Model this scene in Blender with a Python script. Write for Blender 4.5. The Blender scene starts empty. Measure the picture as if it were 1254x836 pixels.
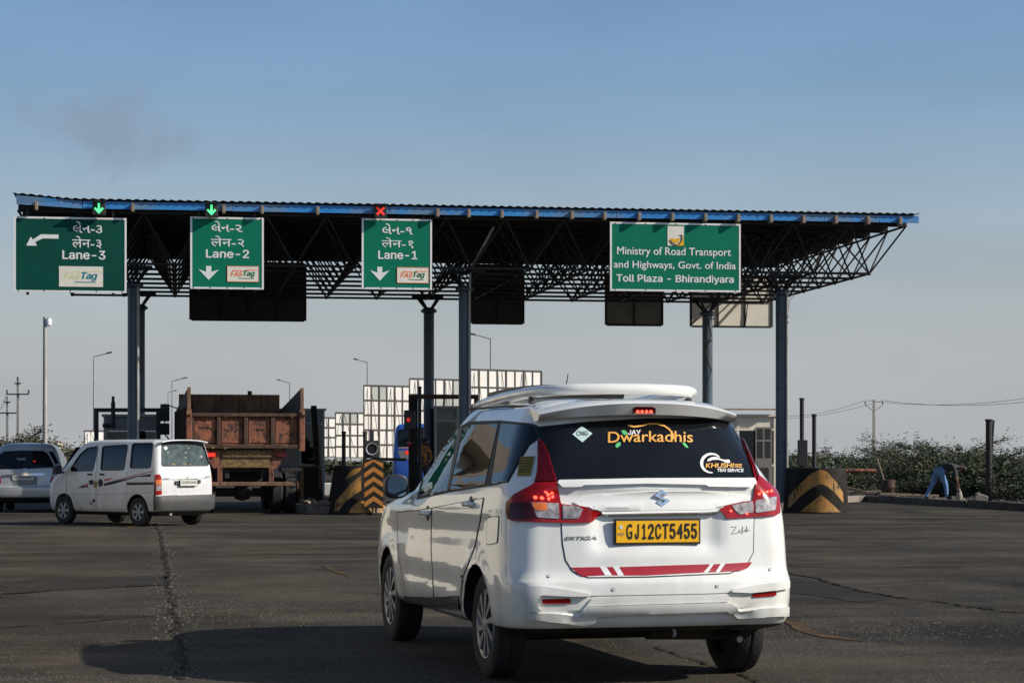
import bpy, bmesh, math, random
from mathutils import Vector, Matrix, geometry
from mathutils.bvhtree import BVHTree
R = math.radians
random.seed(7)
scene = bpy.context.scene
COL = scene.collection

# ------------------------------------------------------------------ camera
F, CX, YH, HC = 2650.0, 627.0, 564.0, 1.27      # focal length (px), centre, horizon row, eye height (m)
cam = bpy.data.cameras.new('camera')
cam.sensor_width = 36.0
cam.lens = 36.0 * F / 1254.0
cam.shift_y = (YH - 418.0) / 1254.0
cam.clip_end = 6000
camo = bpy.data.objects.new('camera', cam)
COL.objects.link(camo)
camo.location = (0, 0, HC)
camo.rotation_euler = (R(90), 0, 0)
scene.camera = camo

# ------------------------------------------------------------------ sky and sun
SUN_EL = R(31.0)
SUN_AZ = math.atan2(0.977, -0.213)              # bearing from +Y, clockwise: to the right, a little behind
world = bpy.data.worlds.new('World')
scene.world = world
world.use_nodes = True
wn, wl = world.node_tree.nodes, world.node_tree.links
wn.clear()
w_out = wn.new('ShaderNodeOutputWorld')
w_bg = wn.new('ShaderNodeBackground')
w_sky = wn.new('ShaderNodeTexSky')
w_sky.sky_type = 'NISHITA'
w_sky.sun_disc = False
w_sky.sun_elevation = SUN_EL
w_sky.sun_rotation = SUN_AZ
w_sky.air_density = 1.0
w_sky.dust_density = 0.7
w_sky.ozone_density = 4.0
w_bg.inputs['Strength'].default_value = 0.105
# a thin smudge of cloud, high to the left
tc = wn.new('ShaderNodeTexCoord')
cdir = Vector(((150 - CX) / F, 1.0, (YH - 168) / F)).normalized()
mp = wn.new('ShaderNodeVectorMath'); mp.operation = 'SUBTRACT'; mp.inputs[1].default_value = cdir
ms = wn.new('ShaderNodeVectorMath'); ms.operation = 'MULTIPLY'; ms.inputs[1].default_value = (15, 15, 31)
ml = wn.new('ShaderNodeVectorMath'); ml.operation = 'LENGTH'
cn = wn.new('ShaderNodeTexNoise'); cn.inputs['Scale'].default_value = 30; cn.inputs['Detail'].default_value = 6
ca = wn.new('ShaderNodeMath'); ca.operation = 'MULTIPLY_ADD'; ca.inputs[1].default_value = 1.7
cs = wn.new('ShaderNodeMapRange'); cs.interpolation_type = 'SMOOTHERSTEP'
for k, v in (('From Min', 0.95), ('From Max', 1.65), ('To Min', 0.66), ('To Max', 0.0)): cs.inputs[k].default_value = v
cm = wn.new('ShaderNodeMix'); cm.data_type = 'RGBA'; cm.inputs[7].default_value = (2.25, 2.7, 3.55, 1)
wl.new(tc.outputs['Generated'], mp.inputs[0]); wl.new(mp.outputs[0], ms.inputs[0]); wl.new(ms.outputs[0], ml.inputs[0])
wl.new(tc.outputs['Generated'], cn.inputs['Vector']); wl.new(cn.outputs['Fac'], ca.inputs[0]); wl.new(ml.outputs['Value'], ca.inputs[2])
wl.new(ca.outputs[0], cs.inputs['Value']); wl.new(cs.outputs[0], cm.inputs[0])
hz = wn.new('ShaderNodeMix'); hz.data_type = 'RGBA'; hz.inputs[7].default_value = (4.02, 4.14, 4.32, 1)   # dusty air low over the plain
sx_ = wn.new('ShaderNodeSeparateXYZ'); hm = wn.new('ShaderNodeMapRange'); hm.interpolation_type = 'SMOOTHSTEP'
for k, v in (('From Min', 0.0), ('From Max', 0.20), ('To Min', 0.98), ('To Max', 0.0)): hm.inputs[k].default_value = v
wl.new(tc.outputs['Generated'], sx_.inputs[0]); wl.new(sx_.outputs['Z'], hm.inputs['Value']); wl.new(hm.outputs[0], hz.inputs[0])
un = wn.new('ShaderNodeTexNoise'); un.inputs['Scale'].default_value = 5.0; un.inputs['Detail'].default_value = 4
us = wn.new('ShaderNodeVectorMath'); us.operation = 'MULTIPLY'; us.inputs[1].default_value = (1, 1, 3.5); wl.new(tc.outputs['Generated'], us.inputs[0]); wl.new(us.outputs[0], un.inputs['Vector'])
ur = wn.new('ShaderNodeMapRange')
for k, v in (('From Min', 0.3), ('From Max', 0.7), ('To Min', 0.93), ('To Max', 1.06)): ur.inputs[k].default_value = v
ux = wn.new('ShaderNodeVectorMath'); ux.operation = 'SCALE'; wl.new(un.outputs['Fac'], ur.inputs['Value']); wl.new(ur.outputs[0], ux.inputs['Scale'])   # haze is never quite even
wl.new(w_sky.outputs[0], hz.inputs[6]); wl.new(hz.outputs[2], ux.inputs[0]); wl.new(ux.outputs[0], cm.inputs[6]); wl.new(cm.outputs[2], w_bg.inputs['Color'])
wl.new(w_bg.outputs[0], w_out.inputs['Surface'])

sun = bpy.data.lights.new('sun', 'SUN')
sun.energy = 5.0
sun.angle = R(0.53)
sun.color = (1.0, 0.93, 0.82)
suno = bpy.data.objects.new('sun', sun)
COL.objects.link(suno)
sdir = Vector((math.sin(SUN_AZ) * math.cos(SUN_EL), math.cos(SUN_AZ) * math.cos(SUN_EL), math.sin(SUN_EL)))
suno.rotation_euler = (-sdir).to_track_quat('-Z', 'Y').to_euler()
suno.location = sdir * 60
scene.view_settings.view_transform = 'Standard'
scene.view_settings.look = 'None'
scene.view_settings.gamma = 1
scene.view_settings.use_curve_mapping = False
scene.view_settings.exposure = 0.08

# ------------------------------------------------------------------ helpers
def at(px, py, d): return Vector(((px - CX) / F * d, d, HC + (YH - py) / F * d))
TH = R(8.75)                                     # the road runs 8.75 degrees left of the view
C0 = Vector((6.85, 55.0, 0.0))                   # foot of the right front column: origin of road coordinates
UD = Vector((math.cos(TH), math.sin(TH), 0)); VD = Vector((-math.sin(TH), math.cos(TH), 0))
def rp(u, v, z=0.0): return C0 + UD * u + VD * v + Vector((0, 0, z))
def u_at(px, v):
    k = (px - CX) / F
    a = C0 + VD * v
    return (k * a.y - a.x) / (UD.x - k * UD.y)

class MB:
    def __init__(s): s.v = []; s.f = []; s.m = []; s.mi = 0
    def add(s, vs, fs):
        o = len(s.v); s.v += [tuple(p) for p in vs]
        for f in fs: s.f.append(tuple(i + o for i in f)); s.m.append(s.mi)
        return s
    def box(s, c, size, rot=None, taper=1.0):
        x, y, z = (q / 2 for q in size)
        P = [Vector((a * x * (taper if k > 0 else 1), b * y * (taper if k > 0 else 1), k * z)) for k in (-1, 1) for b in (-1, 1) for a in (-1, 1)]
        if rot is not None: P = [rot @ p for p in P]
        P = [p + Vector(c) for p in P]
        return s.add(P, [(0, 2, 3, 1), (4, 5, 7, 6), (0, 1, 5, 4), (1, 3, 7, 5), (3, 2, 6, 7), (2, 0, 4, 6)])
    def bx(s, x0, x1, y0, y1, z0, z1): return s.box(((x0 + x1) / 2, (y0 + y1) / 2, (z0 + z1) / 2), (x1 - x0, y1 - y0, z1 - z0))
    def tube(s, pts, r, n=8, cap=True):
        pts = [Vector(p) for p in pts]; rs = r if isinstance(r, (list, tuple)) else [r] * len(pts)
        rings = []; up = None
        for i, p in enumerate(pts):
            t = (pts[min(i + 1, len(pts) - 1)] - pts[max(i - 1, 0)]).normalized()
            if up is None:
                up = Vector((0, 0, 1)) if abs(t.z) < 0.9 else Vector((1, 0, 0))
            sd = t.cross(up).normalized(); up = sd.cross(t).normalized()
            a0 = math.pi / n
            rings.append([p + (sd * math.cos(a0 + 2 * math.pi * k / n) + up * math.sin(a0 + 2 * math.pi * k / n)) * rs[i] for k in range(n)])
        vs = [q for rg in rings for q in rg]; fs = []
        for i in range(len(pts) - 1):
            for k in range(n): fs.append((i * n + k, i * n + (k + 1) % n, (i + 1) * n + (k + 1) % n, (i + 1) * n + k))
        if cap: fs.append(tuple(range(n))[::-1]); fs.append(tuple((len(pts) - 1) * n + k for k in range(n)))
        return s.add(vs, fs)
    def bar(s, a, b, w, h=None):
        a, b = Vector(a), Vector(b); h = h or w
        t = b - a; L = t.length; t.normalize()
        up = Vector((0, 0, 1)) if abs(t.z) < 0.95 else Vector((0, 1, 0))
        sd = t.cross(up).normalized(); up = sd.cross(t)
        m = Matrix((sd, t, up)).transposed()
        return s.box((a + b) / 2, (w, L, h), m)
    def lathe(s, prof, n=28, axis='y', c=(0, 0, 0)):
        vs = []; fs = []; m = len(prof)
        for k in range(n):
            a = 2 * math.pi * k / n
            for (r, h) in prof:
                q = (r * math.cos(a), h, r * math.sin(a)) if axis == 'y' else (r * math.cos(a), r * math.sin(a), h)
                vs.append(Vector(q) + Vector(c))
        for k in range(n):
            for i in range(m - 1): fs.append((k * m + i, k * m + i + 1, ((k + 1) % n) * m + i + 1, ((k + 1) % n) * m + i))
        return s.add(vs, fs)
    def prism(s, poly, o, ex, ey, ez, depth):
        """2-D outline poly laid in the ex/ey plane at o, extruded along ez."""
        o, ex, ey, ez = Vector(o), Vector(ex), Vector(ey), Vector(ez); n = len(poly)
        a = [o + ex * p[0] + ey * p[1] for p in poly]; b = [p + ez * depth for p in a]
        return s.add(a + b, [tuple(range(n))[::-1], tuple(range(n, 2 * n))] + [(i, (i + 1) % n, n + (i + 1) % n, n + i) for i in range(n)])
    def build(s, name, mat, parent=None, smooth=False, sharp=40, bevel=0):
        me = bpy.data.meshes.new(name); me.from_pydata(s.v, [], s.f)
        mats = mat if isinstance(mat, (list, tuple)) else [mat]
        for q in mats: me.materials.append(q)
        if len(mats) > 1: me.polygons.foreach_set('material_index', s.m)
        bm = bmesh.new(); bm.from_mesh(me); bmesh.ops.recalc_face_normals(bm, faces=bm.faces)
        if bevel: bmesh.ops.bevel(bm, geom=bm.edges[:], offset=bevel, segments=1, affect='EDGES', clamp_overlap=True)
        bm.to_mesh(me); bm.free()
        if smooth: me.shade_smooth(); me.set_sharp_from_angle(angle=R(sharp))
        return link(name, me, parent)

def link(name, data, parent=None):
    o = bpy.data.objects.new(name, data); COL.objects.link(o)
    if parent is not None: o.parent = parent
    return o
def tag(o, label=None, cat=None, group=None, kind=None):
    if label: o['label'] = label
    if cat: o['category'] = cat
    if group: o['group'] = group
    if kind: o['kind'] = kind
    return o
def thing(name, label, cat, loc=(0, 0, 0), rz=0.0, group=None):
    o = link(name, None); o.location = loc; o.rotation_euler = (0, 0, rz); o.empty_display_size = 0.2
    return tag(o, label, cat, group)
def mw(o):
    m = Matrix.Translation(o.location) @ o.rotation_euler.to_matrix().to_4x4()
    return (mw(o.parent) @ m) if o.parent else m

# ------------------------------------------------------------------ materials
MT = {}
def mat(name, c1, c2=None, scale=4.0, rough=0.6, metal=0.0, bump=0.0, bscale=30.0, coat=0.0, emit=None, es=1.0, spec=0.5, lo=0.35, hi=0.65, detail=6, stretch=None, c3=None, s3=1.0, rvar=0.0):
    m = bpy.data.materials.new(name); m.use_nodes = True; MT[name] = m
    n, l = m.node_tree.nodes, m.node_tree.links
    b = n['Principled BSDF']
    b.inputs['Base Color'].default_value = (*c1, 1); b.inputs['Roughness'].default_value = rough
    b.inputs['Metallic'].default_value = metal; b.inputs['Specular IOR Level'].default_value = spec
    b.inputs['Coat Weight'].default_value = coat; b.inputs['Coat Roughness'].default_value = 0.04
    if emit: b.inputs['Emission Color'].default_value = (*emit, 1); b.inputs['Emission Strength'].default_value = es
    t = n.new('ShaderNodeTexCoord'); vec = t.outputs['Object']
    if stretch:
        mpn = n.new('ShaderNodeMapping'); mpn.inputs['Scale'].default_value = stretch
        l.new(vec, mpn.inputs['Vector']); vec = mpn.outputs[0]
    def ramp(sc, a, bb, d=detail):
        nz = n.new('ShaderNodeTexNoise'); nz.inputs['Scale'].default_value = sc; nz.inputs['Detail'].default_value = d; nz.inputs['Roughness'].default_value = 0.6
        l.new(vec, nz.inputs['Vector'])
        mr = n.new('ShaderNodeMapRange'); mr.inputs['From Min'].default_value = a; mr.inputs['From Max'].default_value = bb
        l.new(nz.outputs['Fac'], mr.inputs['Value']); return mr.outputs[0]
    if c2 is not None:
        mx = n.new('ShaderNodeMix'); mx.data_type = 'RGBA'; mx.inputs[6].default_value = (*c1, 1); mx.inputs[7].default_value = (*c2, 1)
        fac = ramp(scale, lo, hi); l.new(fac, mx.inputs[0]); col = mx.outputs[2]
        if c3 is not None:
            mx2 = n.new('ShaderNodeMix'); mx2.data_type = 'RGBA'; mx2.inputs[7].default_value = (*c3, 1)
            l.new(ramp(s3, 0.50, 0.62), mx2.inputs[0]); l.new(col, mx2.inputs[6]); col = mx2.outputs[2]
        l.new(col, b.inputs['Base Color'])
        if rvar:
            rm = n.new('ShaderNodeMath'); rm.operation = 'MULTIPLY_ADD'; rm.inputs[1].default_value = rvar; rm.inputs[2].default_value = rough
            l.new(fac, rm.inputs[0]); l.new(rm.outputs[0], b.inputs['Roughness'])
    if bump:
        nz = n.new('ShaderNodeTexNoise'); nz.inputs['Scale'].default_value = bscale; nz.inputs['Detail'].default_value = 4
        l.new(vec, nz.inputs['Vector'])
        bp = n.new('ShaderNodeBump'); bp.inputs['Strength'].default_value = bump; bp.inputs['Distance'].default_value = 0.02
        l.new(nz.outputs['Fac'], bp.inputs['Height']); l.new(bp.outputs[0], b.inputs['Normal'])
    return m

mat('paint_white', (0.80, 0.80, 0.765), (0.76, 0.755, 0.71), 1.6, 0.28, coat=1.0)
mat('paint_van', (0.66, 0.67, 0.68), (0.56, 0.56, 0.55), 1.3, 0.38, coat=0.5)
mat('paint_silver', (0.50, 0.51, 0.52), (0.44, 0.44, 0.44), 2.0, 0.33, metal=0.35, coat=0.7)
mat('paint_blue', (0.02, 0.10, 0.42), (0.02, 0.07, 0.3), 2.0, 0.4, coat=0.4)
mat('black_plastic', (0.018, 0.018, 0.019), (0.028, 0.027, 0.026), 9, 0.55)
mat('grey_plastic', (0.038, 0.038, 0.040), (0.055, 0.053, 0.051), 5, 0.6)
mat('seam_black', (0.008, 0.008, 0.009), rough=0.7)
mat('glass_dark', (0.005, 0.006, 0.008), (0.010, 0.012, 0.014), 2.5, 0.035, spec=0.35, rvar=0.05)
mat('glass_side', (0.004, 0.005, 0.007), rough=0.02, spec=0.32)
mat('mirror_glass', (0.6, 0.65, 0.66), rough=0.03, metal=1.0)
mat('chrome', (0.78, 0.78, 0.80), rough=0.12, metal=1.0)
mat('rubber', (0.014, 0.014, 0.014), (0.024, 0.022, 0.02), 18, 0.85, bump=0.3, bscale=60)
mat('wheel_silver', (0.34, 0.35, 0.37), (0.24, 0.24, 0.25), 12, 0.38, metal=0.6)
mat('lamp_red', (0.34, 0.004, 0.006), (0.24, 0.003, 0.004), 9, 0.16, coat=0.4, spec=0.3)
mat('lamp_darkred', (0.085, 0.001, 0.003), (0.055, 0.001, 0.002), 9, 0.16, coat=0.3, spec=0.3)
mat('lamp_clear', (0.46, 0.44, 0.44), (0.16, 0.13, 0.13), 26, 0.12, coat=1.0)
mat('lamp_amber', (0.85, 0.22, 0.03), (0.6, 0.12, 0.02), 30, 0.15, coat=1.0)
mat('led_red', (0.9, 0.05, 0.03), emit=(1.0, 0.09, 0.05), es=2.6)
mat('led_red_soft', (0.8, 0.04, 0.02), emit=(1.0, 0.035, 0.015), es=0.35)
mat('led_green', (0.1, 0.8, 0.3), emit=(0.10, 1.0, 0.32), es=0.95)
mat('decal_white', (0.82, 0.82, 0.82), rough=0.5)
mat('decal_red', (0.42, 0.012, 0.02), (0.36, 0.01, 0.018), 6, 0.3, coat=0.6)
mat('decal_orange', (0.78, 0.36, 0.06), (0.82, 0.46, 0.10), 8, 0.5)
mat('decal_green', (0.10, 0.52, 0.18), rough=0.5)
mat('decal_mint', (0.55, 0.72, 0.66), rough=0.5)
mat('decal_black', (0.012, 0.012, 0.012), rough=0.5)
mat('decal_grey', (0.20, 0.20, 0.20), rough=0.4)
mat('decal_yellow', (0.28, 0.19, 0.015), (0.18, 0.12, 0.01), 40, 0.6)
mat('plate_yellow', (0.95, 0.50, 0.010), (0.90, 0.46, 0.01), 12, 0.4)
mat('plate_white', (0.66, 0.66, 0.62), (0.55, 0.55, 0.5), 12, 0.4)
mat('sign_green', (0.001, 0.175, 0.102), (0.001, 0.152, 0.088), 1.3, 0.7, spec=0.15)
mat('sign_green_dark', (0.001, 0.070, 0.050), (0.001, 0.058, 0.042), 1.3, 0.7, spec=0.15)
mat('sign_white', (0.80, 0.80, 0.78), (0.72, 0.72, 0.69), 6, 0.45)
mat('sign_cream', (0.80, 0.76, 0.66), (0.72, 0.68, 0.58), 4, 0.5)
mat('sign_yellow', (0.78, 0.42, 0.01), rough=0.5)
mat('sign_orange', (0.80, 0.16, 0.03), rough=0.5)
mat('sign_teal', (0.01, 0.20, 0.24), rough=0.5)
mat('sign_darkgreen', (0.01, 0.13, 0.07), rough=0.5)
mat('sign_paleyellow', (0.70, 0.66, 0.36), rough=0.5)
mat('fascia_blue', (0.020, 0.20, 0.54), (0.04, 0.25, 0.58), 1.2, 0.45, c3=(0.12, 0.22, 0.36), s3=0.9)
mat('roof_sheet', (0.030, 0.032, 0.036), (0.022, 0.022, 0.022), 1.0, 0.6)
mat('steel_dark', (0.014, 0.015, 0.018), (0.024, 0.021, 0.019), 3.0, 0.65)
mat('column_paint', (0.075, 0.11, 0.145), (0.05, 0.07, 0.09), 1.6, 0.42, stretch=(1, 1, 0.3), bump=0.05, bscale=6)
mat('pipe_grey', (0.42, 0.42, 0.40), (0.30, 0.28, 0.24), 2.0, 0.5)
mat('stub_wood', (0.30, 0.21, 0.13), (0.20, 0.16, 0.12), 7, 0.7)
mat('board_dark', (0.035, 0.034, 0.033), (0.055, 0.05, 0.046), 1.4, 0.7)
mat('board_cream', (0.80, 0.76, 0.64), (0.70, 0.65, 0.53), 1.1, 0.7)
mat('board_grey', (0.20, 0.19, 0.17), (0.15, 0.14, 0.13), 1.1, 0.7)
mat('hoarding_white', (0.80, 0.77, 0.72), (0.70, 0.66, 0.60), 0.5, 0.7)
mat('hoarding_grey', (0.42, 0.44, 0.40), (0.36, 0.37, 0.33), 0.6, 0.7)
mat('hoarding_steel', (0.07, 0.062, 0.055), (0.10, 0.08, 0.065), 2, 0.7)
mat('booth_alu', (0.34, 0.35, 0.36), (0.27, 0.275, 0.28), 2, 0.45, metal=0.3)
mat('booth_panel', (0.23, 0.24, 0.25), (0.19, 0.195, 0.20), 1.5, 0.55)
mat('booth_cream', (0.74, 0.69, 0.57), (0.64, 0.59, 0.48), 1.5, 0.6)
mat('booth_glass', (0.010, 0.012, 0.015), (0.03, 0.03, 0.03), 3, 0.06)
mat('paint_yellow', (0.44, 0.215, 0.04), (0.33, 0.155, 0.03), 2.2, 0.65, bump=0.15, bscale=14, c3=(0.17, 0.095, 0.035), s3=4.0)
mat('paint_orange', (0.48, 0.19, 0.025), (0.38, 0.14, 0.02), 4, 0.6)
mat('paint_black', (0.016, 0.015, 0.014), (0.034, 0.029, 0.024), 2.6, 0.9, spec=0.15, bump=0.15, bscale=12)
mat('concrete', (0.27, 0.23, 0.19), (0.18, 0.155, 0.13), 1.6, 0.9, bump=0.4, bscale=16)
mat('rubble', (0.30, 0.24, 0.18), (0.19, 0.15, 0.115), 3, 0.95, bump=0.5, bscale=18)
mat('kerb_dark', (0.060, 0.054, 0.047), (0.10, 0.085, 0.07), 1.3, 0.9, bump=0.4, bscale=9)
mat('timber', (0.25, 0.19, 0.13), (0.16, 0.12, 0.085), 3, 0.85, stretch=(1, 1, 6))
mat('rust_red', (0.32, 0.110, 0.052), (0.16, 0.065, 0.040), 3.0, 0.85, bump=0.35, bscale=16, c3=(0.045, 0.026, 0.019), s3=8.0, stretch=(1, 1, 0.55))
mat('rust_brown', (0.18, 0.095, 0.055), (0.10, 0.058, 0.036), 2.6, 0.85, bump=0.35, bscale=14, c3=(0.22, 0.12, 0.06), s3=4.5, stretch=(1, 1, 0.5))
mat('rust_frame', (0.095, 0.046, 0.028), (0.045, 0.026, 0.019), 5, 0.8, bump=0.3, bscale=20)
mat('rust_yellow', (0.26, 0.165, 0.055), (0.075, 0.045, 0.026), 9, 0.8, bump=0.3, bscale=20)
mat('truck_black', (0.016, 0.015, 0.014), (0.03, 0.025, 0.02), 4, 0.85)
mat('pole_concrete', (0.42, 0.41, 0.36), (0.32, 0.31, 0.27), 2, 0.8)
mat('pole_steel', (0.36, 0.37, 0.38), (0.28, 0.28, 0.28), 2, 0.5, metal=0.3)
mat('wire', (0.03, 0.03, 0.03), rough=0.6)
mat('leaf_dark', (0.024, 0.038, 0.014), (0.042, 0.058, 0.022), 0.9, 0.7, lo=0.3, hi=0.7)
mat('leaf_olive', (0.044, 0.056, 0.022), (0.070, 0.080, 0.032), 0.8, 0.7)
mat('leaf_dry', (0.085, 0.076, 0.036), (0.056, 0.056, 0.026), 1.2, 0.75)
mat('bark', (0.11, 0.085, 0.06), (0.07, 0.055, 0.04), 6, 0.9)
mat('earth', (0.24, 0.19, 0.135), (0.17, 0.135, 0.095), 0.12, 0.95, bump=0.4, bscale=1.2, c3=(0.12, 0.11, 0.06), s3=0.05)
mat('verge_earth', (0.115, 0.088, 0.06), (0.075, 0.06, 0.042), 1.2, 0.95, bump=0.6, bscale=6)
mat('wall_cream', (0.62, 0.57, 0.46), (0.54, 0.49, 0.40), 0.6, 0.85)
mat('skin', (0.11, 0.055, 0.034), rough=0.6)
mat('hair', (0.010, 0.009, 0.008), rough=0.7)
mat('jeans', (0.10, 0.20, 0.40), (0.17, 0.30, 0.52), 7, 0.85)
mat('shirt_black', (0.024, 0.026, 0.030), (0.04, 0.042, 0.046), 9, 0.85)
mat('shirt_brown', (0.42, 0.19, 0.045), (0.10, 0.045, 0.022), 9, 0.85, lo=0.42, hi=0.58)
mat('cloth_pale', (0.30, 0.29, 0.22), rough=0.85)
mat('road_marking', (0.105, 0.066, 0.032), (0.044, 0.037, 0.027), 7, 0.95, spec=0.05, lo=0.4, hi=0.6)
mat('tar_patch', (0.024, 0.022, 0.0195), (0.040, 0.035, 0.029), 2.2, 0.9, spec=0.12, bump=0.6, bscale=70)
mat('crack_dark', (0.012, 0.011, 0.010), (0.034, 0.029, 0.024), 9, 0.95, spec=0.05)
mat('grit', (0.115, 0.098, 0.078), (0.06, 0.053, 0.043), 6, 0.9)

def dusty(m, z0, z1, col, amt):
    n, l = m.node_tree.nodes, m.node_tree.links; b = n['Principled BSDF']; src = b.inputs['Base Color'].links[0].from_socket
    t = n.new('ShaderNodeTexCoord'); s = n.new('ShaderNodeSeparateXYZ'); l.new(t.outputs['Object'], s.inputs[0])
    r = n.new('ShaderNodeMapRange'); r.inputs['From Min'].default_value = z0; r.inputs['From Max'].default_value = z1; r.inputs['To Min'].default_value = amt; r.inputs['To Max'].default_value = 0.05; l.new(s.outputs['Z'], r.inputs['Value'])
    z = n.new('ShaderNodeTexNoise'); z.inputs['Scale'].default_value = 6; z.inputs['Detail'].default_value = 8; l.new(t.outputs['Object'], z.inputs['Vector'])
    q = n.new('ShaderNodeMapRange'); q.inputs['From Min'].default_value = 0.38; q.inputs['From Max'].default_value = 0.68; l.new(z.outputs['Fac'], q.inputs['Value'])
    k = n.new('ShaderNodeMath'); k.operation = 'MULTIPLY'; l.new(r.outputs[0], k.inputs[0]); l.new(q.outputs[0], k.inputs[1])
    x = n.new('ShaderNodeMix'); x.data_type = 'RGBA'; x.inputs[7].default_value = (*col, 1); l.new(k.outputs[0], x.inputs[0]); l.new(src, x.inputs[6]); l.new(x.outputs[2], b.inputs['Base Color'])
dusty(MT['paint_white'], 0.28, 0.85, (0.36, 0.30, 0.22), 0.38)
dusty(MT['paint_van'], 0.25, 0.9, (0.34, 0.28, 0.20), 0.55)
def glass_clear():
    m = bpy.data.materials.new('glass_clear'); m.use_nodes = True; MT['glass_clear'] = m
    n, l = m.node_tree.nodes, m.node_tree.links; n.remove(n['Principled BSDF'])
    g = n.new('ShaderNodeBsdfGlossy'); g.inputs['Roughness'].default_value = 0.02; g.inputs['Color'].default_value = (0.9, 0.95, 1, 1)
    t = n.new('ShaderNodeBsdfTransparent'); t.inputs['Color'].default_value = (0.50, 0.55, 0.52, 1)
    fr = n.new('ShaderNodeFresnel'); fr.inputs['IOR'].default_value = 1.5
    x = n.new('ShaderNodeMixShader'); l.new(fr.outputs[0], x.inputs[0]); l.new(t.outputs[0], x.inputs[1]); l.new(g.outputs[0], x.inputs[2])
    l.new(x.outputs[0], n['Material Output'].inputs['Surface'])
    m2 = m.copy(); m2.name = 'glass_tint'; MT['glass_tint'] = m2
    m2.node_tree.nodes['Transparent BSDF'].inputs['Color'].default_value = (0.10, 0.12, 0.13, 1)
    m3 = m.copy(); m3.name = 'glass_dusty'; MT['glass_dusty'] = m3
    n3, l3 = m3.node_tree.nodes, m3.node_tree.links
    n3['Transparent BSDF'].inputs['Color'].default_value = (0.16, 0.19, 0.19, 1)
    d = n3.new('ShaderNodeBsdfDiffuse'); d.inputs['Color'].default_value = (0.12, 0.155, 0.16, 1)
    nz = n3.new('ShaderNodeTexNoise'); nz.inputs['Scale'].default_value = 7; nz.inputs['Detail'].default_value = 5
    mr = n3.new('ShaderNodeMapRange'); mr.inputs['From Min'].default_value = 0.35; mr.inputs['From Max'].default_value = 0.7; mr.inputs['To Min'].default_value = 0.35; mr.inputs['To Max'].default_value = 0.85
    t3 = n3.new('ShaderNodeTexCoord'); l3.new(t3.outputs['Object'], nz.inputs['Vector']); l3.new(nz.outputs['Fac'], mr.inputs['Value'])
    x2 = n3.new('ShaderNodeMixShader'); l3.new(mr.outputs[0], x2.inputs[0]); l3.new(n3['Mix Shader'].outputs[0], x2.inputs[1]); l3.new(d.outputs[0], x2.inputs[2])
    l3.new(x2.outputs[0], n3['Material Output'].inputs['Surface'])
glass_clear()

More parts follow.
